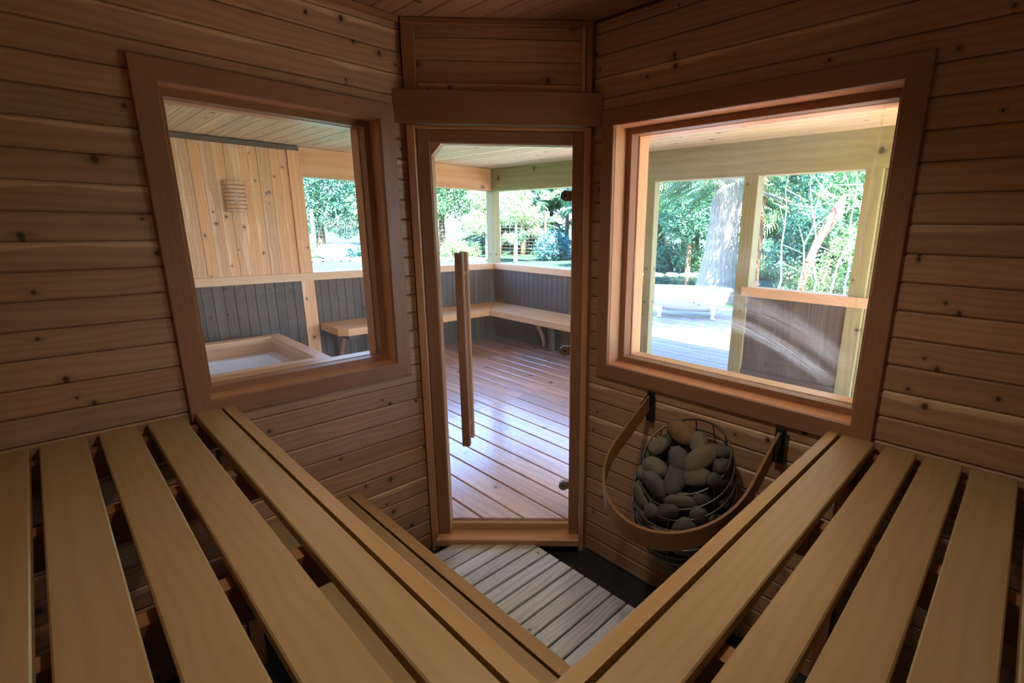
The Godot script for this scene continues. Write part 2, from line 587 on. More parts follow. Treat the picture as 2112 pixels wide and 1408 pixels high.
# ---------------------------------------------------------------- windows
func window_frame(called: String, label: String, o: Vector3, x: Vector3, z: Vector3, a0: float, a1: float, y0: float, y1: float) -> Node3D:
	var w := setting(called, label, "window")
	var up := Vector3.UP
	var W := 0.0623
	var f := -0.009
	var T := 0.0155
	# casing, mitred
	one_board("casing", w, M.trim, o + x * a0 + up * y0 + z * f, x, up, z, a1 - a0, W, T, 0.0025, [0.0, W, 0.0, W], tone(0.06, 0.03))
	one_board("casing", w, M.trim, o + x * a0 + up * (y1 - W) + z * f, x, up, z, a1 - a0, W, T, 0.0025, [W, 0.0, W, 0.0], tone(0.06, 0.03))
	one_board("casing", w, M.trim, o + x * a0 + up * y0 + z * f, up, x, z, y1 - y0, W, T, 0.0025, [0.0, W, 0.0, W], tone(0.06, 0.03))
	one_board("casing", w, M.trim, o + x * (a1 - W) + up * y0 + z * f, up, x, z, y1 - y0, W, T, 0.0025, [W, 0.0, W, 0.0], tone(0.06, 0.03))
	var i0 := a0 + W - 0.001
	var i1 := a1 - W + 0.001
	var j0 := y0 + W - 0.001
	var j1 := y1 - W + 0.001
	for ring in [["jamb", -0.013, -0.215, 0.0, 0.02, M.jamb], ["glazing_bead", -0.087, -0.133, 0.0245, 0.0, M.trim], ["outer_bead", -0.146, -0.213, 0.0245, 0.0, M.jamb]]:
		var inn: float = ring[3]
		var back: float = ring[4]
		var th: float = inn + back
		var d: float = ring[1] - ring[2]
		var at: Vector3 = o + z * ring[2]
		one_board(ring[0], w, ring[5], at + x * (i0 - back) + up * (j0 - back), x, z, up, i1 - i0 + 2 * back, d, th, 0.0015)
		one_board(ring[0], w, ring[5], at + x * (i0 - back) + up * (j1 + back), x, z, -up, i1 - i0 + 2 * back, d, th, 0.0015)
		one_board(ring[0], w, ring[5], at + x * (i0 - back) + up * (j0 + inn), up, z, x, j1 - j0 - 2 * inn, d, th, 0.0015)
		one_board(ring[0], w, ring[5], at + x * (i1 + back) + up * (j0 + inn), up, z, -x, j1 - j0 - 2 * inn, d, th, 0.0015)
	var b := Brush.new()
	board(b, o + x * (i0 + 0.004) + up * (j0 + 0.004) + z * -0.142, x, up, z, i1 - i0 - 0.008, j1 - j0 - 0.008, 0.005, 0.0005)
	var pane := put(b, "pane", M.glass, w, "clear glass pane")
	if called == "window_2":
		b = Brush.new()
		var q0 := o + x * i0 + up * j0 + z * -0.1362
		var ux := x * (i1 - i0)
		var uy := up * (j1 - j0)
		b.quad(q0, q0 + ux, q0 + ux + uy, q0 + uy, z, Vector2(0, 1), Vector2(1, 1), Vector2(1, 0), Vector2(0, 0))
		put(b, "wipe_marks", M.film, pane, "milky wipe marks on the glass")
	return w


func window_pair() -> void:
	window_frame("window_1", "fixed cedar framed window on the left wall looking onto the wooden plunge tub", Vector3(0, 0, ZL), Vector3.RIGHT, Vector3.BACK, 0.265, 1.066, 0.930, 2.048)
	window_frame("window_2", "fixed cedar framed window on the right wall looking onto the white bathtub", Vector3(XR, 0, 0), Vector3.BACK, Vector3.LEFT, -1.386, -0.278, 0.934, 2.040)


# ---------------------------------------------------------------- the door
func at_door(s: float, y: float, f: float) -> Vector3:
	return A + DX * s + Vector3.UP * y + DN * f


func doorway() -> void:
	var up := Vector3.UP
	var t := setting("trim_5", "upright cedar strip on the left of the door frame", "trim")
	one_board("strip", t, M.jamb, at_door(0.003, 0.002, -0.004), up, DX, DN, 1.978, 0.033, 0.022)
	t = setting("trim_6", "upright cedar strip on the right of the door frame", "trim")
	one_board("strip", t, M.jamb, at_door(0.731, 0.002, -0.004), up, DX, DN, 1.978, 0.026, 0.022)
	t = setting("trim_7", "wide dark cedar header board across the top of the door", "trim")
	one_board("board", t, M.trim, at_door(-0.043, 1.983, 0.0), DX, up, DN, 0.842, 0.126, 0.03)
	one_board("head_strip", t, M.jamb, at_door(0.036, 1.966, -0.004), DX, up, DN, 0.694, 0.015, 0.02)
	var d := setting("door_1", "frameless glass sauna door in a cedar frame with long wooden pull handle", "door")
	one_board("stile", d, M.trim, at_door(0.038, 0.086, -0.058), up, DX, DN, 1.88, 0.053, 0.06)
	one_board("stile", d, M.trim, at_door(0.685, 0.086, -0.058), up, DX, DN, 1.88, 0.045, 0.06)
	one_board("head_rail", d, M.trim, at_door(0.091, 1.917, -0.058), DX, up, DN, 0.594, 0.049, 0.06)
	one_board("lit_reveal_strip", d, M.pale, at_door(0.0911, 0.09, -0.057), up, DN, DX, 1.826, 0.055, 0.004, 0.0008)  # paler strips paint daylight onto the reveals; the frame is one wood
	one_board("lit_reveal_strip", d, M.pale, at_door(0.6849, 0.09, -0.057), up, DN, -DX, 1.826, 0.055, 0.004, 0.0008)
	one_board("lit_reveal_strip", d, M.pale, at_door(0.0955, 1.9168, -0.057), DX, DN, Vector3.DOWN, 0.585, 0.055, 0.004, 0.0008)
	one_board("sill", d, M.jamb, at_door(0.037, 0.052, -0.055), DX, DN, up, 0.694, 0.107, 0.034, 0.004)
	one_board("threshold_strip", d, M.pale, at_door(0.091, 0.087, -0.06), DX, DN, up, 0.594, 0.022, 0.035, 0.003)
	one_board("riser", d, M.core, at_door(0.037, -0.02, -0.06), DX, up, DN, 0.694, 0.071, 0.06)
	var b := Brush.new()
	board(b, at_door(0.0965, 0.124, -0.052), DX, up, DN, 0.583, 1.786, 0.008, 0.001)
	put(b, "pane", M.glass, d, "clear glass door leaf")
	# magnet catch: two wooden corner blocks
	for q in [[0.048, -0.04, 0.0], [0.038, -0.085, -0.06]]:
		b = Brush.new()
		var s: float = q[0]
		var p0 := at_door(0.092, 1.916, q[1])
		var p1 := at_door(0.092, 1.916, q[2])
		var e := DX * s
		var g := Vector3.DOWN * s * 1.15
		b.tri(p1, p1 + e, p1 + g, DN)
		b.tri(p0, p0 + e, p0 + g, -DN)
		b.quad(p0 + e, p1 + e, p1 + g, p0 + g, DX + Vector3.DOWN)
		b.quad(p0, p1, p1 + e, p0 + e, Vector3.UP)
		b.quad(p0, p1, p1 + g, p0 + g, -DX)
		put(b, "corner_block", M.jamb, d)
	# pull handle: a long bar on each face of the glass, on four dowels
	for f in [-0.012, -0.112]:
		one_board("pull_bar", d, M.trim if f > -0.05 else M.jamb, at_door(0.175, 0.567, f), up, DX, DN, 0.902, 0.036, 0.03, 0.004)
	for y in [0.65, 1.375]:
		b = Brush.new()
		b.tube([at_door(0.193, y, -0.083), at_door(0.193, y, -0.012)], 0.011, 12)
		put(b, "dowel", M.jamb, d)
		b = Brush.new()
		b.tube([at_door(0.193, y, 0.0185), at_door(0.193, y, 0.0165)], 0.007, 10)
		put(b, "screw_cap", M.core, d)
	# three glass clamps on the hinge side
	for y in [1.715, 1.028, 0.338]:
		b = Brush.new()
		var rows := []
		for q in [[-0.036, 0.0], [-0.036, 0.019], [-0.034, 0.0215], [-0.026, 0.0225], [-0.022, 0.0225]]:
			var ring := PackedVector3Array()
			for k in 24:
				var w := TAU * k / 24.0
				ring.append(at_door(0.655 + cos(w) * q[1], y + sin(w) * q[1], q[0] if q[1] > 0 else q[0]))
			rows.append(ring)
		rows.reverse()
		b.sheet(rows, true)
		for k in 24:
			b.tri(at_door(0.655, y, -0.024), at_door(0.655 + cos(TAU * k / 24.0) * 0.019, y + sin(TAU * k / 24.0) * 0.019, -0.024), at_door(0.655 + cos(TAU * (k + 1) / 24.0) * 0.019, y + sin(TAU * (k + 1) / 24.0) * 0.019, -0.024), DN)
		board(b, at_door(0.655, y - 0.021, -0.043), DX, up, DN, 0.03, 0.042, 0.014, 0.003)
		b.tube([at_door(0.655, y, -0.043), at_door(0.655, y, -0.026)], 0.0225, 24)
		var h := put(b, "hinge_clamp", M.metal, d)
		b = Brush.new()
		b.tube([at_door(0.655, y, -0.026), at_door(0.655, y, -0.0235)], 0.006, 12)
		put(b, "screw", M.black, h)


# ---------------------------------------------------------------- benches
func benches() -> void:
	var T := 0.961
	var l := thing("upper_bench", "upper bench of pale wide slats running up to the left window wall", "bench", Vector3(0.03, 0, -1.2))
	var z0 := ZL + 0.002
	var z1 := -0.402
	for s in [[-0.325, -0.225], [-0.212, -0.101], [-0.082, 0.0145], [0.0405, 0.1275], [0.1525, 0.2435], [0.2755, 0.3475]]:
		one_board("slat", l, M.bench, Vector3(s[0], T - 0.026, z0), Vector3.BACK, Vector3.RIGHT, Vector3.UP, z1 - z0, s[1] - s[0], 0.026, 0.003, [0.0, 0.0, 0.0, 0.0], tone(0.05, 0.035))
	one_board("front_rail", l, M.nosing, Vector3(0.3545, T - 0.088, z0), Vector3.BACK, Vector3.UP, Vector3.RIGHT, z1 - z0, 0.088, 0.033, 0.004)
	for z in [-1.95, -1.5, -1.02, -0.55]:
		one_box("bearer", l, M.core, Vector3(-0.325, T - 0.115, z), Vector3(0.352, T - 0.027, z + 0.038))
	for q in [[-0.3, -1.93], [0.3, -1.9], [-0.3, -0.5]]:
		one_box("leg", l, M.core, Vector3(q[0], 0, q[1]), Vector3(q[0] + 0.04, T - 0.116, q[1] + 0.06))

	var r := thing("upper_bench", "upper bench of pale wide slats running up to the right window wall, beside the heater", "bench", Vector3(0.66, 0, -0.02))
	for s in [[-0.357, -0.265], [-0.238, -0.158], [-0.140, -0.052], [-0.034, 0.064], [0.084, 0.18], [0.20, 0.29]]:
		one_board("slat", r, M.bench, Vector3(-0.33, T - 0.026, s[1]), Vector3.RIGHT, Vector3.FORWARD, Vector3.UP, XR + 0.33 - 0.008, s[1] - s[0], 0.026, 0.003, [0.0, 0.0, 0.0, 0.0], tone(0.05, 0.035))
	one_board("front_rail", r, M.nosing, Vector3(-0.0, T - 0.088, -0.367), Vector3.RIGHT, Vector3.UP, Vector3.FORWARD, XR - 0.008, 0.088, 0.033, 0.004)
	for x in [0.15, 0.62, 1.1, 1.585]:
		one_box("bearer", r, M.core, Vector3(x, T - 0.115, -0.364), Vector3(x + 0.038, T - 0.027, 0.29))
	for q in [[1.55, -0.33], [1.55, 0.25], [0.4, 0.25]]:
		one_box("leg", r, M.core, Vector3(q[0], 0, q[1]), Vector3(q[0] + 0.06, T - 0.116, q[1] + 0.04))

	var S := 0.458
	var s := thing("lower_bench", "narrow lower bench in front of the left upper bench, two slats showing", "bench", Vector3(0.6, 0, -1.2))
	for q in [[0.40, 0.49], [0.515, 0.605], [0.63, 0.7345]]:
		one_board("slat", s, M.bench, Vector3(q[0], S - 0.026, z0), Vector3.BACK, Vector3.RIGHT, Vector3.UP, -0.32 - z0, q[1] - q[0], 0.026, 0.003, [0.0, 0.0, 0.0, 0.0], tone(0.05, 0.03))
	one_board("front_rail", s, M.nosing, Vector3(0.7425, S - 0.088, z0), Vector3.BACK, Vector3.UP, Vector3.RIGHT, -0.32 - z0, 0.088, 0.042, 0.004)
	for z in [-1.95, -1.2, -0.45]:
		one_box("bearer", s, M.core, Vector3(0.40, S - 0.1, z), Vector3(0.741, S - 0.027, z + 0.038))
		one_box("leg", s, M.core, Vector3(0.68, 0, z), Vector3(0.72, S - 0.101, z + 0.038))
		one_box("leg", s, M.core, Vector3(0.42, 0, z), Vector3(0.46, S - 0.101, z + 0.038))


func duckboard() -> void:
	var d := thing("duckboard", "weathered duckboard of cross slats tinted pale for door light, on the slate floor", "duckboard", Vector3(0.95, 0, -1.1))
	var z := -1.873
	var y := 0.06
	while z < -0.35:
		# the end towards the door is cut off parallel to it
		var c0 := maxf(0.0, 1.44 - (1.178 + (z + 1.873) * 0.98))
		var c1 := maxf(0.0, 1.44 - (1.178 + (z + 0.07 + 1.873) * 0.98))
		one_board("slat", d, M.duck, Vector3(1.44, y - 0.02, z), Vector3.LEFT, Vector3.BACK, Vector3.UP, 0.63, 0.0705, 0.02, 0.003, [c0, c1, 0.0, 0.0], tone(0.1, 0.04))
		z += 0.0783
	for x in [0.9, 1.15, 1.38]:
		one_box("bearer", d, M.core, Vector3(x, 0, maxf(-1.86, -1.87 + (x - 1.1) * 1.02)), Vector3(x + 0.03, y - 0.021, -0.35))


func added_ceiling_lamp() -> void:  # unseen lamp, added to brighten the benches, heater and lower walls
	var c := Vector3(0.7, CEIL, -0.75)
	var l := thing("added_ceiling_lamp", "added unseen round lamp brightening the sauna, on the ceiling just above the view", "lamp", c)
	var b := Brush.new()
	var rows := []
	for q in [[0.0, -0.001], [0.1, -0.001], [0.1, -0.02], [0.085, -0.024]]:
		var ring := PackedVector3Array()
		for k in 28:
			ring.append(c + Vector3(cos(TAU * k / 28.0) * q[0], q[1], sin(TAU * k / 28.0) * q[0]))
		rows.append(ring)
	b.sheet(rows, true, false, true)
	put(b, "base_ring", M.trim, l)
	b = Brush.new()
	rows = []
	for r in 9:
		var w := PI * 0.5 * r / 8.0
		var ring := PackedVector3Array()
		for k in 28:
			ring.append(c + Vector3(cos(TAU * k / 28.0) * 0.084 * cos(w), -0.024 - 0.045 * sin(w), sin(TAU * k / 28.0) * 0.084 * cos(w)))
		rows.append(ring)
	b.sheet(rows, true, false, true)
	var glow := mat(null, Color8(250, 240, 224), 0.4)
	glow.emission_enabled = true
	glow.emission = Color(1.0, 0.86, 0.66)
	glow.emission_energy_multiplier = 0.6
	glow.resource_name = "added_lamp_glow"
	put(b, "added_globe", glow, l)
	var o := SpotLight3D.new()
	o.name = "added_fill_light"
	o.light_color = Color(1.0, 0.93, 0.82)
	o.light_energy = 0.16
	o.light_size = 0.08
	o.spot_range = 8.0
	o.spot_attenuation = 2.0
	o.spot_angle = 70.0
	o.spot_angle_attenuation = 0.9
	o.shadow_enabled = true
	o.position = Vector3(0, -0.08, 0)
	o.rotation = Vector3(-PI / 2, 0, 0)
	l.add_child(o)


# ---------------------------------------------------------------- the heater
func egg_ring(k: float) -> Array:      # k = 0 the slanted mouth ... 9 the foot: [centre, radius, slant]
	var c := [Vector3(1.462, 0.80, -0.803), Vector3(1.459, 0.755, -0.802), Vector3(1.457, 0.715, -0.801), Vector3(1.455, 0.672, -0.800), Vector3(1.455, 0.628, -0.799), Vector3(1.457, 0.58, -0.798), Vector3(1.461, 0.53, -0.797), Vector3(1.466, 0.48, -0.796), Vector3(1.473, 0.43, -0.796), Vector3(1.478, 0.39, -0.796)]
	var r := [0.158, 0.172, 0.18, 0.184, 0.184, 0.178, 0.167, 0.15, 0.125, 0.09]
	var a := [0.62, 0.55, 0.48, 0.42, 0.36, 0.3, 0.24, 0.18, 0.1, 0.05]
	var i := clampi(int(k), 0, 8)
	var f := k - i
	return [c[i].lerp(c[i + 1], f), lerpf(r[i], r[i + 1], f), lerpf(a[i], a[i + 1], f)]


func egg_point(k: float, w: float, shrink := 0.0, lift := 0.0) -> Vector3:
	var e := egg_ring(k)
	var a := Vector3(cos(e[2]), sin(e[2]), 0)
	var up := Vector3(-sin(e[2]), cos(e[2]), 0)
	return e[0] + (a * cos(w) + Vector3.BACK * sin(w)) * (e[1] - shrink) + up * lift


func heater() -> void:
	var h := thing("sauna_heater", "egg shaped wire basket heater on the right wall, filled with grey stones", "sauna heater", Vector3(1.47, 0.36, -0.797))
	var b: Brush
	for k in 10:
		b = Brush.new()
		var pts := []
		for q in 40:
			pts.append(egg_point(k, TAU * q / 40.0))
		b.tube(pts, 0.0036 if k else 0.0042, 7, true)
		put(b, "wire_ring", M.wire, h)
	for q in 14:
		b = Brush.new()
		var pts := []
		for k in 19:
			pts.append(egg_point(k * 0.5, TAU * (q + 0.5) / 14.0, 0.004))
		b.tube(pts, 0.0026, 6)
		put(b, "wire_rib", M.wire, h)
	# the dark body inside, behind the stones
	b = Brush.new()
	var rows := []
	for k in range(0, 19):
		var ring := PackedVector3Array()
		for q in 28:
			ring.append(egg_point(k * 0.5, TAU * q / 28.0, 0.055 + (0.09 if k == 0 else 0.0), -0.045))
		rows.append(ring)
	b.sheet(rows, true, false, true)
	put(b, "heating_core", M.black, h)
	b = Brush.new()
	rows = []
	for q in [[0.088, 0.39], [0.09, 0.375], [0.075, 0.362], [0.001, 0.36]]:
		var ring := PackedVector3Array()
		for k in 28:
			ring.append(Vector3(1.478 + cos(TAU * k / 28.0) * q[0], q[1], -0.796 + sin(TAU * k / 28.0) * q[0]))
		rows.append(ring)
	b.sheet(rows, true)
	put(b, "foot_dish", M.black, h)
	one_box("wall_bracket", h, M.black, Vector3(1.585, 0.40, -0.83), Vector3(1.637, 0.46, -0.76))
	one_box("terminal_box", h, M.trim, Vector3(1.56, 0.30, -0.86), Vector3(1.637, 0.352, -0.74), 0.004)

	stones()

	# wooden guard rail: a steamed band looped round the heater, hung from two black straps
	var g := thing("guard_rail", "bent wooden guard rail looping round the stone heater on black brackets", "guard rail", Vector3(1.636, 0.9, -0.81))
	var e := Vector3(-1, -0.6, 0).normalized()
	var nn := Vector3(-0.1, 1, 0).normalized()
	var o := Vector3(1.636, 0.895, -0.809)
	var path := []
	for k in 7:
		path.append([0.02 + 0.235 * k / 7.0, -0.2665])
	for k in 33:
		var w := PI * k / 32.0
		path.append([0.255 + 0.28 * sin(w), -0.2665 * cos(w)])
	for k in 7:
		path.append([0.255 - 0.235 * (k + 1) / 7.0, 0.2665])
	b = Brush.new()
	b.tint = Color(0.6, 0.54, 0.48)
	for face in 2:
		rows = []
		for k in path.size():
			var p := Vector2(path[k][0], path[k][1])
			var q0: Array = path[maxi(k - 1, 0)]
			var q1: Array = path[mini(k + 1, path.size() - 1)]
			var d := Vector2(q1[0] - q0[0], q1[1] - q0[1]).normalized()
			var out := Vector2(d.y, -d.x) * -0.0045
			var c := o + e * p.x + Vector3.BACK * p.y
			var side := e * out.x + Vector3.BACK * out.y
			rows.append(PackedVector3Array([c + side + nn * 0.033, c - side + nn * 0.033, c - side - nn * 0.033, c + side - nn * 0.033]))
		break
	for k in rows.size() - 1:
		for q in 4:
			var r := (q + 1) % 4
			var a0: Vector3 = rows[k][q]
			var a1: Vector3 = rows[k][r]
			var c0: Vector3 = rows[k + 1][q]
			var c1: Vector3 = rows[k + 1][r]
			var mid: Vector3 = (rows[k][0] + rows[k][2] + rows[k + 1][0] + rows[k + 1][2]) * 0.25
			b.quad(a0, c0, c1, a1, (a0 + a1 + c0 + c1) * 0.25 - mid, Vector2(k * 0.03, 0.26 + 0.02 * q), Vector2(k * 0.03 + 0.03, 0.26 + 0.02 * q), Vector2(k * 0.03 + 0.03, 0.28 + 0.02 * q), Vector2(k * 0.03, 0.28 + 0.02 * q))
	b.quad(rows[0][0], rows[0][1], rows[0][2], rows[0][3], -e)
	var z := rows.size() - 1
	b.quad(rows[z][0], rows[z][1], rows[z][2], rows[z][3], -e)
	put(b, "band", M.nosing, g)
	for s in [-1.0, 1.0]:
		b = Brush.new()
		var c: Vector3 = o + Vector3.BACK * s * 0.2665
		board(b, c + e * 0.0 + Vector3.BACK * (0.0052 * s) - Vector3.UP * 0.03, e, Vector3.UP, Vector3.BACK * s, 0.075, 0.066, 0.004, 0.001)
		board(b, Vector3(1.635, 0.80, c.z - 0.018), Vector3.UP, Vector3.BACK, Vector3.LEFT, 0.13, 0.036, 0.005, 0.001)
		put(b, "bracket", M.black, g, "black steel bracket")


func stones() -> void:
	var g := RandomNumberGenerator.new()
	g.seed = 77
	var shapes := []
	var nz := noise(4, 0.9, 2)
	for s in 7:
		var b := Brush.new()
		var rows := []
		for r in 9:
			var ring := PackedVector3Array()
			var la := PI * (r + 0.001) / 8.002
			for k in 14:
				var lo := TAU * k / 14.0
				var d := Vector3(sin(la) * cos(lo), cos(la), sin(la) * sin(lo))
				var q := 1.0 + 0.17 * nz.get_noise_3d(d.x * 1.3 + s * 10, d.y * 1.3, d.z * 1.3)
				# flattened, blunt
				d = Vector3(signf(d.x) * pow(absf(d.x), 0.85), d.y, signf(d.z) * pow(absf(d.z), 0.85))
				ring.append(d * q * Vector3(1.0 + 0.05 * s, 0.62, 0.68 + 0.035 * s))
			rows.append(ring)
		b.sheet(rows, true, false, false)
		b.c.fill(Color.WHITE)
		shapes.append(b.mesh())
	var tints := [Color8(124, 122, 116), Color8(108, 106, 102), Color8(136, 132, 122), Color8(98, 98, 98), Color8(130, 120, 108)]
	var mats := []
	for k in 5:
		var m := mat(M.stone_tex, tints[k], 0.75)
		m.uv1_triplanar = true
		m.uv1_scale = Vector3.ONE * 3.0
		m.resource_name = "stone"
		mats.append(m)
	var tan_stone := mat(M.stone_tex, Color8(150, 118, 84), 0.75)
	tan_stone.uv1_triplanar = true
	tan_stone.uv1_scale = Vector3.ONE * 3.0
	# [ring, angle, shrink, lift, size]
	var put_at := []
	var tries := 0
	while put_at.size() < 17 and tries < 4000:       # the open mouth
		tries += 1
		var rr := sqrt(g.randf()) * 0.118
		var w := g.randf() * TAU
		var p := egg_point(0, w, egg_ring(0)[1] - rr, -0.008 + 0.024 * (1.0 - rr / 0.12))
		var ok := true
		for q in put_at:
			ok = ok and q[0].distance_to(p) > 0.064
		if ok:
			put_at.append([p, Vector3(-sin(0.62), cos(0.62), 0), g.randf_range(0.042, 0.052)])
	tries = 0
	while put_at.size() < 90 and tries < 9000:       # against the wires all round
		tries += 1
		var k := g.randf_range(0.3, 8.2)
		var w := g.randf() * TAU
		if cos(w) > 0.75:
			continue
		var p := egg_point(k, w, 0.031)
		var ok := true
		for q in put_at:
			ok = ok and q[0].distance_to(p) > 0.057
		if ok:
			put_at.append([p, (p - egg_ring(k)[0]).normalized(), g.randf_range(0.040, 0.049), k])
	var made := []
	for k in put_at.size():
		var q: Array = put_at[k]
		var o := MeshInstance3D.new()
		o.name = numbered("sauna_stone")
		add_child(o, true)
		o.mesh = shapes[g.randi() % 7]
		var y: Vector3 = q[1]
		var x := y.cross(Vector3(g.randf_range(-1, 1), g.randf_range(-1, 1), g.randf_range(-1, 1))).normalized()
		o.transform = Transform3D(Basis(x, y, x.cross(y)) * Basis.from_scale(Vector3(g.randf_range(0.92, 1.3), 1.0, g.randf_range(0.85, 1.05)) * q[2]), q[0])
		o.set_surface_override_material(0, mats[g.randi() % 5])
		tag(o, "", "stone", "stones heaped in the sauna heater")
		made.append([o, q])
		if k == 4:
			o.set_surface_override_material(0, tan_stone)
			made.pop_back()
			o.set_meta("label", "only tan brown stone among the grey ones in the heater's mouth")
			o.remove_meta("group")
	# say of each stone where in the basket it lies: how high, towards what, and its turn there from the left
	var cells := {}
	for q in made:
		var p: Vector3 = q[0].position
		var e := egg_ring(0)
		var place: String
		var side: Vector3 = p - Vector3(1.457, p.y, -0.80)
		var dirs := ["the window wall", "the wall and the bench", "the right bench", "the bench and the room", "the room", "the room and the door", "the door", "the door and the wall"]
		var d: String = dirs[int(roundf(atan2(side.z, side.x) / (PI / 4.0)) + 8) % 8]
		if q[1].size() > 3:
			place = "behind the %s wire ring, towards %s" % [["first", "second", "third", "fourth", "fifth", "sixth", "seventh", "eighth", "ninth"][clampi(int(q[1][3]), 0, 8)], d]
		elif p.distance_to(e[0]) < 0.05:
			place = "at the middle of the heater's open mouth"
		else:
			place = "in the heater's open mouth, towards %s" % d
		if not cells.has(place):
			cells[place] = []
		cells[place].append(q[0])
	for place in cells:
		var list: Array = cells[place]
		list.sort_custom(func(a, b): return atan2(a.position.x, -a.position.z) < atan2(b.position.x, -b.position.z))
		for k in list.size():
			var turn := ""
			if list.size() == 2:
				turn = ["left ", "right "][k]
			elif list.size() > 2:
				turn = ["first ", "second ", "third ", "fourth ", "fifth ", "sixth "][mini(k, 5)]
			list[k].set_meta("label", "%sgrey stone %s%s" % [turn, place, " from the left" if list.size() > 2 else ""])


# ---------------------------------------------------------------- the porch
func sauna_edge(x: float, off: float) -> float:     # how far towards the sauna the porch reaches at x
	if x < 1.0:
		return ZL - 0.216
	if x > XR + 0.216:
		return 1.2
	var p := A - DN * off
	return minf(maxf(p.z + (x - p.x) * DX.z / DX.x, ZL - 0.216), -1.0)


func deck_run(parent: Node, m: Material, x0: float, x1: float, y: float, spans: Callable, w_tone: float) -> void:
	var x := x0
	while x < x1:
		for s in spans.call(x):
			var c: Array = s[2] if s.size() > 2 else [0.0, 0.0]
			one_board("deck_board", parent, m, Vector3(x + 0.003, y - 0.034, s[0]), Vector3.BACK, Vector3.RIGHT, Vector3.UP, s[1] - s[0], 0.1397, 0.034, 0.004, [0.0, 0.0, c[0], c[1]], tone(w_tone, 0.05))
		x += 0.1457


